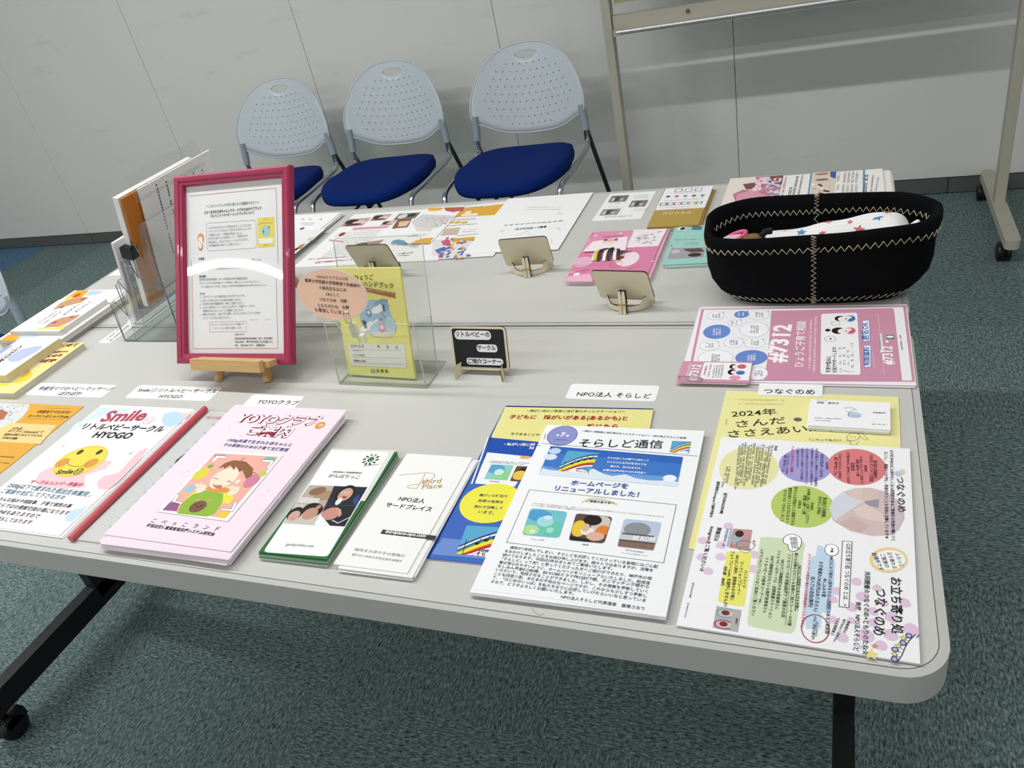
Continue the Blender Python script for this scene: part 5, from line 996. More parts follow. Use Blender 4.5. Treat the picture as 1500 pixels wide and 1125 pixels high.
s.poly([(1100, 428), (1312, 412), (1318, 785), (1108, 805)], '#e6da62', 2); s.ell((1205, 590), .0092, .0098, '#a9cfd0', 3); s.line([(1115, 512), (1160, 490), (1290, 490)], '#d99a58', .0014, 3); s.poly([(1120, 690), (1298, 675), (1300, 742), (1124, 755)], '#f0efe8', 3); s.text('ひょうご', (1175, 455), (1235, 450), '#55553a', 0); s.ell((1178, 600), .001, .003, '#333333', 4); s.ell((1247, 545), .001, .002, '#333333', 4); s.greek((1180, 780), (1240, 775), .0018, '#8a8440')
s.ell((382, 690), .0074, .0098, '#d9a060', 2, g='artwork'); s.ell((378, 715), .0055, .0070, '#f6efe6', 2.6); s.ell((358, 712), .0008, .0011, '#4a3020', 3); s.ell((400, 708), .0008, .0011, '#4a3020', 3); s.ell((378, 738), .0013, .0009, '#c87060', 3); s.ell((380, 795), .005, .0065, '#c98a4a', 2.2); s.ell((376, 785), .0034, .0042, '#f4f0e8', 2.8)
s.text('対象者', (358, 965), (428, 958), '#33333a', .02, ys=1.2); s.text('市内に住所がある、出生体重がおおむね2500g未満のお子さんとご家族、または', (470, 1000), (1150, 965), '#77777c', 0, ys=1.2); s.text('小さく生まれた、低出生体重児のお子さんとその保護者のかた。', (520, 1035), (1100, 1010), '#77777c', 0, ys=1.2); s.text('※市町の母子健康手帳担当窓口で、配布していますのでお声かけください。', (470, 1088), (1150, 1055), '#77777c', 0, ys=1.1)
s.view(250, 390, 8.033)
s.line([(1240, 90), (1262, 968), (265, 970), (250, 30)], '#c98a6a', .0009, 2)
s.line([(250, 30), (240, -60)], '#c98a6a', .0009, 2)
for t_, a, b, cc, bo in (('配布場所', (338, 135), (418, 132), '#44444a', .02), ('住所地の各市町保健センターや各市町の母子保健担当窓口', (338, 172), (905, 155), '#66666c', 0), ('(または、お子さんが出生体重についての場合は、病院スタッフにおたずねください。)', (338, 212), (1060, 192), '#66666c', 0), ('すでに退院されている方は、お住まいの市町の母子保健担当窓口にお問い合わせください。', (360, 255), (1135, 232), '#66666c', 0), ('使い方', (342, 338), (402, 336), '#44444a', .02)): s.text(t_, a, b, cc, bo, ys=1.15)
for k, (t_, a, b) in enumerate((('このサブブックはご家族が記入するサブブックです。', (375, 375), (880, 360)), ('赤ちゃんが育つお子さんの成長の記録ができます。', (375, 418), (832, 405)), ('お手持ちの母子健康手帳と一緒にご活用ください。', (375, 458), (860, 445)), ('これから育児をしていくみなさんに向けて、先輩ママ・パパや', (375, 500), (985, 480)), ('支援者の方からのメッセージを掲載しております。', (378, 540), (858, 528)), ('使用される方が、お気づきの点等、よりよいものにしていくための', (378, 582), (1055, 560)), ('アンケートにぜひご協力ください。', (378, 625), (708, 615)))):
    s.text(t_, a, b, '#66666c', 0, ys=1.15)
    if k != 4 and k != 6: s.ell((349, a[1] - 7), .0008, .0008, '#22222a', 3)
s.line([(455, 655), (890, 648), (892, 768), (462, 772), (455, 655)], '#9a9aa0', .0005, 2); s.text('ホームページからもダウンロード可能です!', (472, 700), (865, 692), '#66666c', 0, ys=1.1); s.text('アンケートにもご協力をお願いします。', (495, 742), (845, 735), '#66666c', 0, ys=1.1)
s.text('ホームページ', (932, 640), (1028, 636), '#66666c', 0); s.text('アンケート', (1108, 636), (1180, 633), '#66666c', 0); s.text('<問合せ先>', (752, 816), (870, 812), '#66666c', 0); s.text('兵庫県保健医療部健康増進課　保健・栄養指導班', (752, 862), (1200, 858), '#55555c', .01); s.text('〒650-8567　神戸市中央区下山手通5-10-1', (752, 902), (1200, 900), '#55555c', .01); s.text('TEL　078-341-7711　内線3251', (755, 945), (1112, 943), '#55555c', .01)

# easel
def tilted_box(mb, x, y, z, yaw, tilt, c, d): return mb.box(tilted(x, y, z - ZT if 0 else z, yaw, tilt) @ Vector(c), d, tilted(x, y, z, yaw, tilt).to_3x3())
ea = thing('tabletop_easel', 'small beech wood easel under the crimson frame', 'easel', (-1.035, .45, ZT))
qa, qb = at_y(282, 534, .383), at_y(383, 536, .379)
mid = (qa + qb) / 2; half = (qb - qa).length / 2
lm = Matrix.Rotation(math.atan2((qb - qa).y, (qb - qa).x), 3, 'Z') @ Matrix.Rotation(-.35, 3, 'X')
MB().box(mid - Vector((-1.035, .45, ZT)), (half * 2, .011, .019), lm).obj('front_ledge', WOOD, ea, bevel=.0012)
MB().box(mid - Vector((-1.035, .45, ZT)) + Vector((.004, .017, -.004)), (half * 2 + .012, .022, .010), lm).obj('ledge_shelf', WOOD, ea, bevel=.001)
for n_, (x_, y_) in enumerate(((-1.090, .402), (-.984, .402))):
    f = Vector((x_, y_, 0)) - Vector((-1.035, .45, 0)); tp = Vector((.0 + (n_ - .5) * .03, f.y + .235 * .627 + .004, .235))
    MB().tube([f, f.lerp(tp, .5), tp], .0078, 8).obj('front_leg', WOOD, ea)
MB().tube([Vector((0, .105, .215)), Vector((0, .21, .0))], .0072, 8).obj('rear_leg', WOOD, ea)
MB().box((0, .098, .215), (.05, .01, .016)).obj('head_block', WOOD, ea, bevel=.001)

# ================================================================== CLEAR BROCHURE RACK (faces left)
hr = thing('brochure_rack', 'clear plastic four tier brochure rack left of the crimson frame', 'rack', (-1.35, .64, ZT))
def slab(m, p, q, y0, y1, t=.002, mi=0, side=1):
    """thin plate between two points of the side profile, spanning y0..y1"""
    a, b = Vector((p[0], 0, p[1])), Vector((q[0], 0, q[1])); d = (b - a).normalized(); n = Vector((-d.z, 0, d.x)) * t / 2
    vs = [Vector((v.x, y, v.z)) for y in (y0, y1) for v in (a - n, a + n, b + n, b - n)]
    m.add(vs, [(0, 1, 5, 4), (2, 3, 7, 6)], side); m.add(vs, [(1, 2, 6, 5), (3, 0, 4, 7)], mi); m.add(vs, [(0, 3, 2, 1), (4, 5, 6, 7)], side)
OX = 1.35
tiers = [((-1.431, .002), (-1.412, .092), (-1.400, .003), (-1.370, .135)), ((-1.386, .041), (-1.370, .137), (-1.358, .041), (-1.322, .188)),
         ((-1.349, .075), (-1.322, .190), (-1.320, .077), (-1.289, .215)), ((-1.310, .109), (-1.289, .215), (-1.283, .108), (-1.243, .247))]
for fb, ft, bb_, bt in tiers:
    m = MB()
    for a, b in ((fb, ft), (fb, bb_), (bb_, bt)): slab(m, (a[0] + OX, a[1]), (b[0] + OX, b[1]), -.108, .108)
    m.obj('pocket', [HOLD, HOLD_EDGE], hr)
m = MB(); slab(m, (-1.243 + OX, .247), (-1.277 + OX, .020), -.108, .108); slab(m, (-1.277 + OX, .02), (-1.272 + OX, .002), -.108, .108); m.obj('back_plate', [HOLD, HOLD_EDGE], hr)
for sy in (-1, 1):
    m = MB()
    prof = [(-1.431, .002), (-1.418, .088), (-1.405, .092), (-1.388, .060), (-1.379, .128), (-1.366, .134), (-1.352, .100), (-1.335, .176), (-1.318, .182), (-1.312, .140), (-1.296, .205), (-1.283, .210), (-1.277, .170), (-1.250, .244), (-1.243, .247), (-1.277, .02), (-1.272, .002)]
    M_ = Matrix(((1, 0, 0, OX), (0, 0, -1, sy * .109), (0, 1, 0, 0), (0, 0, 0, 1)))
    m.prism(prof, -.001, .001, 0, 1, M=M_); m.obj('side_plate', [HOLD, HOLD_EDGE], hr)
    e_ = MB().tube([(x + OX, sy * .109, z) for x, z in prof], .0011, 6); e_.obj('side_edge', HOLD_EDGE, hr)
MB().box((.0, 0, .0012), (.158, .216, .002)).obj('base_plate', HOLD, hr)
def upright(name, label, cat, xb, zb, xt, zt, y0, y1, t, c, side=None):
    d = Vector((xt - xb, 0, zt - zb)); L = d.length; d.normalize()
    M = Matrix((Vector((0, 1, 0)), d, Vector((0, 1, 0)).cross(d))).transposed().to_4x4(); M.translation = Vector((xb, (y0 + y1) / 2, zb + ZT))
    r = thing(name, label, cat); r.matrix_world = M
    MB().box((0, L / 2, 0), (y1 - y0, L, t)).obj('sheets', [paper(c)], r)
    s = Sheet(r, M, t / 2 + .0002); return s, L
s, L = upright('document', 'thick white stapled document clipped in the clear rack', 'document', -1.3305, .080, -1.2775, .297, .533, .742, .011, '#ecebea')
s, L = upright('envelope', 'orange brown envelope between the white papers in the clear rack', 'envelope', -1.3215, .080, -1.2665, .294, .535, .741, .004, '#b9701f')
s, L = upright('document', 'white printed list facing the crimson frame in the clear rack', 'document', -1.3135, .080, -1.2595, .297, .572, .781, .003, '#e9e9e7')
for k in range(6):
    x_ = -.06 + k * .026; y_ = L - .02 - .004 * k
    for j in range(22):
        if random.random() < .8: yy = y_ - j * .0062; s.raw([(x_ + .0035 * a, yy + .0045 * b) for a, b in ((0, 0), (1, 0), (1, 1), (0, 1))], '#6a6a72', 2, 'lettering')
    s.raw([(x_ + .0015 + .002 * math.cos(a), y_ + .010 + .002 * math.sin(a)) for a in [k_ * PI / 4 for k_ in range(8)]], '#33333a', 2, 'lettering')
s, L = upright('leaflet', 'grey white leaflet standing in the low pocket of the clear rack', 'leaflet', -1.3775, .046, -1.337, .213, .533, .70, .006, '#d9d7dc'); 
for k in range(4): s.raw([(-.07 + a * .022, .02 + k * .03 + b * .018) for a, b in ((0, 0), (1, 0), (1, 1), (0, 1))], '#9a9ab4', 2, 'artwork')
fl = thing('clear_sleeve', 'clear film sleeve standing up behind the papers in the rack', 'sleeve', (-1.262, .66, ZT + .30))
MB().box((0, 0, .0), (.0006, .20, .05)).obj('film', SLEEVE, fl)
bc = thing('binder_clip', 'black binder clip on the edge of the papers in the clear rack', 'clip', (-1.301, .531, ZT + .196))
Mc = Matrix.Rotation(.245, 4, 'Y')
m = MB().prism([(-.0125, -.012), (.0125, -.012), (.0125, .009), (.010, .012), (-.010, .012), (-.0125, .009)], -.0015, .016, M=Mc @ Matrix.Rotation(PI / 2, 4, 'X') @ Matrix.Translation((0, 0, -.006))); m.obj('clip_body', BLKP, bc, bevel=.001)
m = MB().tube([Mc @ Vector(v) for v in ((-.011, -.006, -.012), (-.010, -.012, -.022), (-.002, -.012, -.026), (.008, -.012, -.022), (.010, -.006, -.012))], .0007, 6); m.obj('clip_handle', SILVER, bc)

# ================================================================== ACRYLIC STAND, YELLOW BOOKLET, OVAL CARD
ax = thing('card_stand', 'clear acrylic pocket stand in front of the middle of the tables', 'stand', (-.757, .43, ZT), -.03)
def plate(poly3, t, name, parent, mats=(ACR, ACR_EDGE)):
    p = [Vector(v) for v in poly3]; n = (p[1] - p[0]).cross(p[2] - p[0]).normalized() * t / 2; k = len(p); m = MB()
    vs = [v - n for v in p] + [v + n for v in p]; m.add(vs, [tuple(range(k))[::-1], tuple(range(k, 2 * k))], 0); m.add(vs, [(i, (i + 1) % k, k + (i + 1) % k, k + i) for i in range(k)], 1)
    m.obj(name, list(mats), parent)
    MB().tube(p, .0008, 5, closed=True).obj('bright_edge', mats[1], parent)
yF = -.030; hw = .081
F = lambda x, z: (x, yF + z * .14, z)
plate([F(-hw, 0), F(hw, 0), F(hw, .107), F(.052, .107), F(.046, .092), F(-.046, .090), F(-.058, .107), F(-hw, .107)], .0025, 'front_panel', ax)
Bk = lambda x, z: (x, .012 + z * .30, z)
plate([Bk(-hw, 0), Bk(hw, 0), Bk(hw, .204), Bk(hw - .006, .210), Bk(-hw + .006, .210), Bk(-hw, .204)], .0025, 'back_panel', ax)
for sx in (-1, 1): plate([(sx * hw, yF, 0), (sx * hw, .012, 0), Bk(sx * hw, .090), F(sx * hw, .107)], .0025, 'side_panel', ax)
plate([(-hw, yF, .0015), (hw, yF, .0015), (hw, .045, .0015), (-hw, .045, .0015)], .0025, 'base_panel', ax)
BM = tilted(-.769, .4205, .0042, -.06, .258); BW, BH = .128, .178
bk = thing('booklet', 'yellow stork handbook standing in the clear acrylic stand', 'booklet'); bk.matrix_world = BM
MB().box((0, BH / 2, -.0028), (BW, BH, .0055), mi=0).obj('cover', paper('#ebe68a'), bk)
MB().box((0, BH / 2, -.0050), (BW - .001, BH - .001, .0022)).obj('pages', paper('#ecebe2'), bk)
s = Sheet(bk, BM, .0001); s.view(420, 340, 4.3265)
s.text('ひょうご', (432, 303), (552, 302), '#2c2c2c', .01); s.text('リトルベビーハンドブック', (300, 330), (678, 358), '#2c2c2c', .01)
s.poly([(400, 330), (520, 355), (690, 385), (684, 400), (694, 420), (520, 380), (420, 362)], '#b0704a', 2); s.text('小さく生まれた赤ちゃんのためのサブブック', (430, 358), (678, 394), '#f2e6d0', 0, lv=6)
G = 'stork_picture'
s.ell((565, 548), .0305, .0305, '#a8c6d8', 2, g=G); s.ell((600, 470), .014, .010, '#8fb4d4', 2.5, g=G); s.ell((570, 600), .02, .012, '#b9d8e4', 2.5, g=G); s.ell((610, 652), .019, .004, '#e6e2c0', 2.7, g=G); s.ell((660, 590), .010, .014, '#bfd6dc', 2.6, g=G)
s.poly([(585, 432), (600, 420), (640, 428), (640, 442), (560, 446)], '#8aa6c6', 3, g=G)
for (bx_, by_, fl) in ((575, 492, 1), (500, 610, .9)):
    s.ell((bx_, by_), .0125 * fl, .0062 * fl, '#dfe8ee', 3.0, rot=.35, g=G); s.ell((bx_ - 2, by_ - 3), .0115 * fl, .0052 * fl, '#f4f6f7', 3.2, rot=.35, g=G)
    s.poly([(bx_ - 5, by_ - 20), (bx_ + 25, by_ - 45), (bx_ + 45, by_ - 40), (bx_ + 30, by_ - 8)], '#f0f3f5', 3.4, g=G)
    for k in range(6): s.line([(bx_ + 22 + k * 3, by_ - 42 + k * 9), (bx_ + 42 + k, by_ - 36 + k * 8)] if bx_ > 550 else [(bx_ - 22 + k * 3, by_ - 50 + k * 9), (bx_ + 4 + k, by_ - 42 + k * 8)], '#222226', .0013, 3.8, g=G)
    s.line([(bx_ + 20, by_ + 14), (bx_ + 42, by_ + 36), (bx_ + 50, by_ + 56)] if bx_ > 550 else [(bx_ + 5, by_ + 18), (bx_ - 4, by_ + 44)], '#6a5a5a', .0007, 3.6, g=G)
s.line([(522, 600), (545, 582), (558, 566), (575, 558)], '#f4f6f7', .0026, 3.9, g=G); s.ell((578, 556), .0022, .0018, '#f4f6f7', 4, g=G); s.line([(584, 557), (604, 552)], '#d9808c', .0009, 4.1, g=G); s.ell((578, 555), .0003, .0004, '#222226', 4.2, g=G)
s.line([(594, 553), (586, 590)], '#d9808c', .0006, 4, g=G); s.line([(600, 553), (622, 590)], '#d9808c', .0006, 4, g=G); s.ell((604, 610), .0058, .0072, '#e39aaa', 4.1, g=G); s.ell((603, 603), .0036, .0036, '#f4ede2', 4.3, g=G); s.poly([(588, 545), (596, 552), (588, 558)], '#d06a78', 4.3, g=G); s.poly([(606, 543), (598, 552), (608, 556)], '#d06a78', 4.3, g=G)
s.ell((520, 515), .0055, .0062, '#7aa0cc', 3.5, g=G); s.ell((519, 509), .0030, .0026, '#f0e6da', 3.7, g=G)
s.raw([s.P(p) for p in ((400, 712), (735, 710), (748, 722), (760, 850), (750, 862), (415, 845), (402, 832), (388, 722))], '#e9e9e2', 2)
for a, b in (((412, 745), (730, 750)), ((418, 792), (738, 800)), ((424, 828), (742, 838))): s.line([a, b], '#8f8f86', .0004, 3)
s.text('生まれた日', (408, 730), (490, 732), '#4a4a44', .01); s.text('年　　月　　日', (575, 734), (705, 740), '#4a4a44', .01); s.text('こどもの名前', (418, 785), (495, 787), '#4a4a44', .01); s.text('保護者の名前', (425, 820), (502, 824), '#4a4a44', .01); s.greek((420, 752), (480, 754), .0014, '#6a6a60')
s.rect((533, 868), (560, 890), '#5a7488', 3); s.rect((540, 873), (553, 884), '#e4ecec', 4); s.text('兵 庫 県', (570, 888), (645, 892), '#4a4a44', .015)
OM = tilted(-.787, .385, .128, -.02, .18); OM = OM @ Matrix.Rotation(-.03, 4, 'Z')
ov = thing('oval_card', 'peach oval card with handwriting clipped to the clear acrylic stand', 'card'); ov.matrix_world = OM
e_ = [(.0625 * math.cos(2 * PI * k / 48), .042 + .0405 * math.sin(2 * PI * k / 48)) for k in range(48)]
MB().prism(e_, -.0008, 0).obj('card', paper('#e9e2da'), ov)
s = Sheet(ov, OM, .0001); s.raw([((x) * .975, .042 + (y - .042) * .965) for x, y in e_], '#f9d0b4', 1)
s.view(420, 340, 4.3265)
for t_, a, b in (('YOYOクラブさんには', (190, 292), (390, 306)), ('藍野大学短期大学部教授で助産師の', (118, 315), (468, 352)), ('小島先生をはじめ', (206, 362), (380, 378)), ('OBとして', (250, 402), (335, 410)), ('つなぐのめ　河野', (208, 436), (386, 450)), ('ともりのたね　水野', (200, 474), (398, 490)), ('も参加しています♪♪', (180, 502), (398, 526))): s.text(t_, a, b, '#3c2c24', .012)
cl = thing('card_clip', 'clear swivel clip gripping the bottom of the peach oval card', 'clip', (-.768, .403, ZT + .088))
for z_, d_, y_ in ((.046, (.009, .006, .020), -.016), (.020, (.008, .012, .022), -.010), (-.002, (.012, .010, .014), .002)):
    MB().prism(rrect(d_[0], d_[2], .002, 3), -d_[1] / 2, d_[1] / 2, 0, 1, M=Matrix.Translation((0, y_, z_)) @ Matrix.Rotation(PI / 2, 4, 'X')).obj('clip_piece', [ACR, ACR_EDGE], cl)
MB().tube([(0, -.013, .034), (0, -.008, .008)], .0025, 8).obj('hinge_pin', ACR_EDGE, cl)

# ================================================================== LITTLE PLYWOOD STANDS
def ply_stand(label, x, y, z, yaw, tilt, w, h, behind, front=False):
    r = thing('chalkboard_stand', label, 'stand', (x, y, ZT), yaw)
    T_ = tilted(0, 0, z - ZT, 0, tilt)
    MB().prism(rrect(w, h, .007, 5, 0, h / 2), -.003, 0, 0, 1, M=T_).obj('board_panel', [PLY, BURNT], r)
    sg = 1 if behind else 1
    # curved foot strip: bulges towards the prop side
    b = 1 if not behind else -1
    m = MB(); N = 14; vs = []
    for k in range(N + 1):
        a = PI * k / N; xx = -.040 * math.cos(a); yy = b * (-.016 + .038 * math.sin(a)); t_ = .0014
        top = .011 if 3 < k < N - 3 else .021
        for zz, dd in ((0.0 + .002 * math.sin(a), -t_), (top, -t_), (top, t_), (.0 + .002 * math.sin(a), t_)): vs.append((xx, yy + b * dd, zz))
    for mi, fl_ in ((0, [(i * 4 + 0, i * 4 + 1, i * 4 + 5, i * 4 + 4) for i in range(N)] + [(i * 4 + 2, i * 4 + 3, i * 4 + 7, i * 4 + 6) for i in range(N)]), (1, [(i * 4 + 1, i * 4 + 2, i * 4 + 6, i * 4 + 5) for i in range(N)] + [(i * 4 + 3, i * 4 + 0, i * 4 + 4, i * 4 + 7) for i in range(N)] + [(0, 3, 2, 1), (N * 4, N * 4 + 1, N * 4 + 2, N * 4 + 3)])):
        m.add(vs, fl_, mi)
    m.obj('curved_foot', [PLY, BURNT], r)
    for sx in (-1, 1):
        m = MB().prism([(-.0028, 0), (.0028, 0), (.0030, .030), (.0022, .040), (-.0022, .040), (-.0028, .030)], -.0045, .0045, 0, 1, M=Matrix.Translation((sx * .0033, b * .026, 0)) @ Matrix.Rotation(-b * .22 if 0 else b * .12, 4, 'X') @ Matrix.Rotation(PI / 2, 4, 'X')); m.obj('prop_slat', [PLY, BURNT], r)
    MB().tube([(.0075 * math.cos(k * PI / 6), b * .024 + .0065 * math.sin(k * PI / 6), .018) for k in range(12)], .0012, 6, closed=True).obj('rubber_band', mat('amber_rubber', '#b9782a', .5), r)
    return r
ply_stand('little plywood chalkboard stand seen from behind, in front of the Mi-Story paper', -.631, .795, .013, .076, -.31, .095, .067, True)
ply_stand('little plywood chalkboard stand seen from behind, in front of the bubbly pink leaflets', -.411, .653, .012, -.112, -.386, .095, .070, True)
ply_stand('little plywood chalkboard stand seen from behind through the clear acrylic stand', -.965, .80, .013, -.02, -.38, .10, .070, True)
bd = ply_stand('little black chalkboard with three white word strips, facing the viewer', -.596, .438, .009, -.031, .259, .095, .070, False)
KM = tilted(-.596, .438, .009, -.031, .259)
s = Sheet(bd, Matrix.Translation((-.596, .438, ZT)) @ Matrix.Rotation(-.031, 4, 'Z'), 0)
T_ = tilted(0, 0, .009 - ZT, 0, .259)
MB().prism(rrect(.087, .0615, .003, 4, 0, .0355), -.0005, .0006, M=T_).obj('chalkboard_face', mat('chalkboard_black', '#0e1113', .7, noise=.2), bd)
SHEETS.remove(s)
s = Sheet(bd, KM, .0008); s.off = T_
s.view(640, 460, 10.225)
def strip(x0, y0, x1, y1, x2, y2, x3, y3):
    q = [s.P(p) for p in ((x0, y0), (x1, y1), (x2, y2), (x3, y3))]; cx = sum(p.x for p in q) / 4; cy = sum(p.y for p in q) / 4
    w_ = ((q[1] - q[0]).length + (q[2] - q[3]).length) / 2; h_ = ((q[3] - q[0]).length + (q[2] - q[1]).length) / 2; s.raw(rrect(w_, h_, h_ * .42, 5, cx, cy), '#f4f4f4', 2, 'paper_strip')
strip(262, 246, 808, 250, 810, 385, 268, 380); strip(592, 448, 905, 462, 905, 575, 600, 565); strip(445, 655, 990, 668, 995, 768, 450, 755)
s.text('リトルベビーの', (290, 335), (795, 345), '#33333a', .02, ys=1.1); s.text('サークル', (610, 535), (885, 545), '#33333a', .02, ys=1.15); s.text('ご紹介コーナー', (470, 735), (970, 745), '#33333a', .03)

# ================================================================== BLACK FABRIC BASKET
BX, BY = -.121, .700
bs = thing('fabric_basket', 'black fabric basket with cream zigzag stitching at the right end of the tables', 'basket', (BX, BY, ZT))
PR = [(.118, .046, .0012), (.126, .052, .003), (.134, .057, .010), (.146, .062, .022), (.156, .066, .040), (.161, .069, .062), (.163, .071, .085), (.1655, .0735, .100), (.1675, .0755, .112), (.1665, .0745, .121), (.1625, .071, .1245), (.158, .0665, .122), (.1555, .064, .112), (.153, .062, .095), (.148, .059, .06), (.138, .053, .03), (.12, .044, .014)]
def bsk(th, i, off=0):
    i0 = min(int(i), len(PR) - 2); f = i - i0; a, b, z = (PR[i0][k] * (1 - f) + PR[i0 + 1][k] * f for k in range(3))
    c, s_ = math.cos(th), math.sin(th); e = .56
    wob = .0022 * math.sin(3 * th + 1) * (z / .12) + .0016 * math.sin(7 * th + z * 60) * (1 if z > .02 else .2)
    x = (a + off + wob) * math.copysign(abs(c) ** e, c); y = (b + off + wob) * math.copysign(abs(s_) ** (e + .12), s_)
    z2 = z + (.003 * math.cos(th) + .004 * (s_ > 0) * s_) * (z / .12) - .003 * math.sin(2 * th + .5) * (z / .12)
    return Vector((x, y, z2))
m = MB(); N = 120; vs = [bsk(2 * PI * k / N, i) for i in range(len(PR)) for k in range(N)]
fs = [(i * N + k, i * N + (k + 1) % N, (i + 1) * N + (k + 1) % N, (i + 1) * N + k) for i in range(len(PR) - 1) for k in range(N)] + [tuple(range(N))[::-1], tuple(range((len(PR) - 1) * N, len(PR) * N))]
m.add(vs, fs, sm=True); m.obj('fabric_body', FELT, bs)
def zig(i, amp, n, off, a0=0, a1=2 * PI):
    ths = [a0 + (a1 - a0) * j / 1500 for j in range(1501)]; P_ = [bsk(t, i, 0) for t in ths]; L = [0]
    for a, b in zip(P_, P_[1:]): L.append(L[-1] + (b - a).length)
    out = []; j = 0
    for k in range(n + 1):
        while j < 1500 and L[j] < L[-1] * k / n: j += 1
        out.append(bsk(ths[j], i + (amp if k % 2 else -amp), off))
    return out
MB().tube(zig(7.2, .34, 150, .0012), .0007, 5).obj('rim_stitching', THREAD, bs)
MB().tube(zig(2.3, .32, 140, .0012), .0007, 5).obj('base_stitching', THREAD, bs)
MB().tube(zig(12.7, .22, 70, -.0012, .2, PI - .2), .0007, 5).obj('inner_stitching', THREAD, bs)
for a_, i0, i1 in ((-PI / 2, 1.2, 9.6), (PI / 2, 9.8, 13.6)):
    n = int((i1 - i0) * 5); sg = 1 if a_ < 0 else -1
    MB().tube([bsk(a_, i0 + (i1 - i0) * k / n, .0012 * sg) + Vector((.0034 if k % 2 else -.0034, 0, 0)) for k in range(n + 1)], .0007, 5).obj('seam_stitching', THREAD, bs)
# folded baby cloth in the basket
def cz(x, y, x0, x1, y0, y1, h):
    u = (x - (x0 + x1) / 2) / ((x1 - x0) / 2); v = (y - (y0 + y1) / 2) / ((y1 - y0) / 2)
    e = max(0, 1 - abs(u) ** 9) ** .5 * max(0, 1 - abs(v) ** 4) ** .5
    return .06 + (h - .06) * e + .0012 * e * math.sin(x * 90 + y * 60) + .002 * e * math.sin(y * 210 - x * 30) + .018 * e * (u - .4)
def cloth(name, label, x0, x1, y0, y1, h, cat='cloth', rz=0, cc='#ecebe9'):
    r = thing(name, label, cat, (BX, BY, ZT), rz); m = MB(); A, B = 44, 24
    P_ = lambda i, j: ((x0 + (x1 - x0) * (.5 - .5 * math.cos(PI * i / A))), (y0 + (y1 - y0) * (.5 - .5 * math.cos(PI * j / B))))
    vs = [(*P_(i, j), cz(*P_(i, j), x0, x1, y0, y1, h)) for j in range(B + 1) for i in range(A + 1)]
    m.add(vs, [(j * (A + 1) + i, j * (A + 1) + i + 1, (j + 1) * (A + 1) + i + 1, (j + 1) * (A + 1) + i) for j in range(B) for i in range(A)], sm=True)
    k = len(vs); per = [(i, 0) for i in range(A)] + [(A, j) for j in range(B)] + [(i, B) for i in range(A, 0, -1)] + [(0, j) for j in range(B, 0, -1)]
    bt = [((x0 + x1) / 2 + (P_(i, j)[0] - (x0 + x1) / 2) * .8, P_(i, j)[1] * .5, .045) for i, j in per]; tp = [(*P_(i, j), cz(*P_(i, j), x0, x1, y0, y1, h)) for i, j in per]; L = len(per)
    m.add(bt + tp, [(a, (a + 1) % L, L + (a + 1) % L, L + a) for a in range(L)] + [tuple(range(L))[::-1]], sm=True)
    m.obj('fabric', mat('cotton_' + cc[1:], cc, .9, noise=.04, nscale=90, bump=.3), r)
    return r
def motif(r, kind, x, y, sz, c, rot, box):
    m = MB()
    if kind == 'star': pts = [((sz if i % 2 == 0 else sz * .45) * math.sin(PI * i / 5 + rot), (sz if i % 2 == 0 else sz * .45) * math.cos(PI * i / 5 + rot)) for i in range(10)]
    else: pts = [(sz * 1.5 * math.cos(k * PI / 6) * math.cos(rot) - sz * .6 * math.sin(k * PI / 6) * math.sin(rot), sz * 1.5 * math.cos(k * PI / 6) * math.sin(rot) + sz * .6 * math.sin(k * PI / 6) * math.cos(rot)) for k in range(12)]
    vs = [(x, y)] + [(x + a * .5, y + b * .5) for a, b in pts] + [(x + a, y + b) for a, b in pts]; n = len(pts)
    m.add([(a, b, cz(a, b, *box) + .0006) for a, b in vs], [(0, 1 + i, 1 + (i + 1) % n) for i in range(n)] + [(1 + i, n + 1 + i, n + 1 + (i + 1) % n, 1 + (i + 1) % n) for i in range(n)], c=col(c))
    m.obj('printed_' + ('star' if kind == 'star' else 'blot'), INK, r)
bx1 = (-.100, .134, -.048, .038, .113)
cr = cloth('baby_cloth', 'white folded cotton cloth with red and blue stars inside the black basket', *bx1)
for kd, x_, y_, sz, cc, ro in (('star', -.045, .012, .007, '#c87078', .3), ('star', -.020, -.004, .008, '#4a94c0', .1), ('star', .018, .010, .0065, '#c87078', .5), ('star', .030, .032, .006, '#4a94c0', .2), ('star', .085, -.008, .009, '#3f8cbc', .4), ('star', .060, -.026, .009, '#c86470', .2), ('star', .098, .018, .007, '#c86470', .8), ('star', -.055, -.016, .007, '#c86470', .2), ('blot', .068, .024, .0065, '#15151a', .4), ('blot', -.020, -.030, .004, '#15151a', .1), ('star', .048, .004, .005, '#c87078', .1), ('star', .010, -.024, .006, '#c86470', .1)): motif(cr, kd, x_, y_, sz, cc, ro, bx1)
bx2 = (.094, .145, -.036, .016, .104)
cr2 = cloth('baby_cloth', 'small rolled white cloth with blue star, right end inside the black basket', *bx2)
motif(cr2, 'star', .121, -.014, .007, '#3f8cbc', .3, bx2)
m = MB(); rg = thing('teether_ring', 'pink plastic ring toy at the left end inside the black basket', 'toy', (BX - .118, BY - .018, ZT + .102), .35)
m.tube([(.019 * math.cos(k * PI / 12), .011 * math.sin(k * PI / 12), .006 * math.cos(k * PI / 12)) for k in range(24)], .003, 8, closed=True); m.obj('ring', mat('pink_plastic', '#e0608c', .4), rg)
MB().prism([(.017 * math.cos(k * PI / 12), .009 * math.sin(k * PI / 12)) for k in range(24)], -.001, .001).obj('face', mat('pale_pink', '#d9c0c4', .6), rg)
st = thing('soft_toy', 'bit of brown and black soft toy beside the white cloth in the basket', 'toy', (BX - .088, BY - .026, ZT + .090))
m = MB(); vs = []; A, B = 20, 10
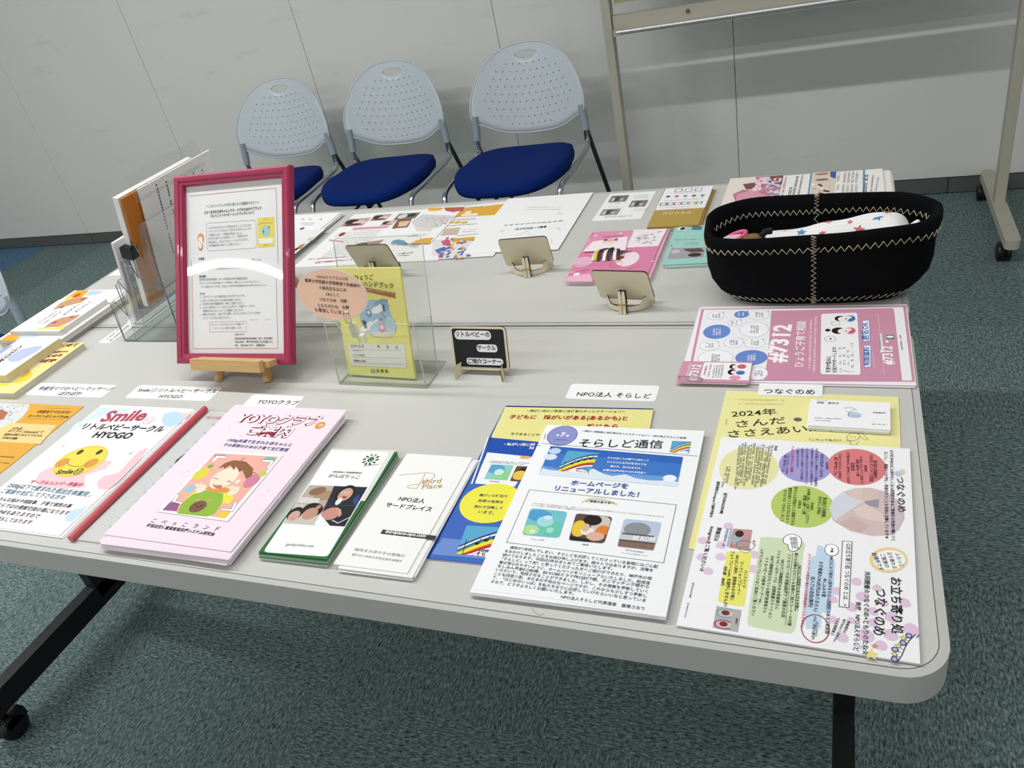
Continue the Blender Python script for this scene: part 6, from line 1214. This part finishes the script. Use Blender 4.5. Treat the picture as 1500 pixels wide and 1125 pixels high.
for j in range(B + 1):
    for i in range(A):
        th, ph = 2 * PI * i / A, PI * j / B; rr_ = 1 + .08 * math.sin(5 * th + 3 * ph); vs.append((.024 * rr_ * math.sin(ph) * math.cos(th), .016 * rr_ * math.sin(ph) * math.sin(th), .020 * math.cos(ph)))
m.add(vs, [(j * A + i, (j + 1) * A + i, (j + 1) * A + (i + 1) % A, j * A + (i + 1) % A) for j in range(B) for i in range(A)], sm=True); m.obj('plush_body', mat('brown_plush', '#7d6238', .95, noise=.3, nscale=300, bump=.5), st)
MB().tube([(.012, -.004, .018), (.018, .002, .022), (.026, .006, .021)], .005, 8).obj('plush_ear', mat('black_plush', '#141414', .9), st)
# stray hairs on the near edge of the table
o = MB().tube(spline([at(778, 891, .0004), at(784, 897, .0004), at(790, 901, .0004), at(797, 899, .0004)], 4), .00013, 4).obj('stray_hair', mat('dark_hair', '#4a4038', .6)); tag(o, 'short dark stray hair on the table below the newsletter', 'hair')

# ================================================================== LETTERING AND PRINT (built last, one pass)
cache = {}; tmp = []
for (s, t, a, b, c, bold, ys, lv, g) in TEXTREQ:
    k = (t, round(bold, 3))
    if k in cache: continue
    cu = bpy.data.curves.new('lettering', 'FONT'); cu.body = t; cu.resolution_u = 2; cu.offset = bold
    o = bpy.data.objects.new('lettering', cu); C.objects.link(o); cache[k] = o; tmp.append(o)
dg = bpy.context.evaluated_depsgraph_get(); dg.update()
for k, o in list(cache.items()):
    me = o.evaluated_get(dg).to_mesh()
    cache[k] = ([v.co.copy() for v in me.vertices], [list(p.vertices) for p in me.polygons]); o.evaluated_get(dg).to_mesh_clear()
for o in tmp:
    cu = o.data; bpy.data.objects.remove(o); bpy.data.curves.remove(cu)
for (s, t, a, b, c, bold, ys, lv, g) in TEXTREQ:
    V, Fc = cache[(t, round(bold, 3))]
    if not V: continue
    x0, x1 = min(v.x for v in V), max(v.x for v in V)
    if '　' == t[-1:]: pass
    d = b - a; L = d.length; d.normalize(); n = Vector((-d.y, d.x)); k = L / (x1 - x0)
    if bold >= .045 and (s, t, a, b) and lv % 1 == 0 and lv in (6,): pass
    s.g.setdefault(g, MB()).add([(a.x + d.x * (v.x - x0) * k + n.x * (v.y + .06) * k * ys, a.y + d.y * (v.x - x0) * k + n.y * (v.y + .06) * k * ys, s.z + lv * LV) for v in V], Fc, 0, col(c))
for s in SHEETS:
    for g, mb in s.g.items():
        if hasattr(s, 'off'): mb.v = [tuple(s.off @ Vector(v)) for v in mb.v]
        o = mb.obj(g, INK, s.root)
        if g in ('lettering', 'artwork'): o['kind'] = 'stuff'
bpy.context.view_layer.update()
print('TRIS', sum(len(m.loop_triangles) if not m.calc_loop_triangles() else 0 for m in bpy.data.meshes))
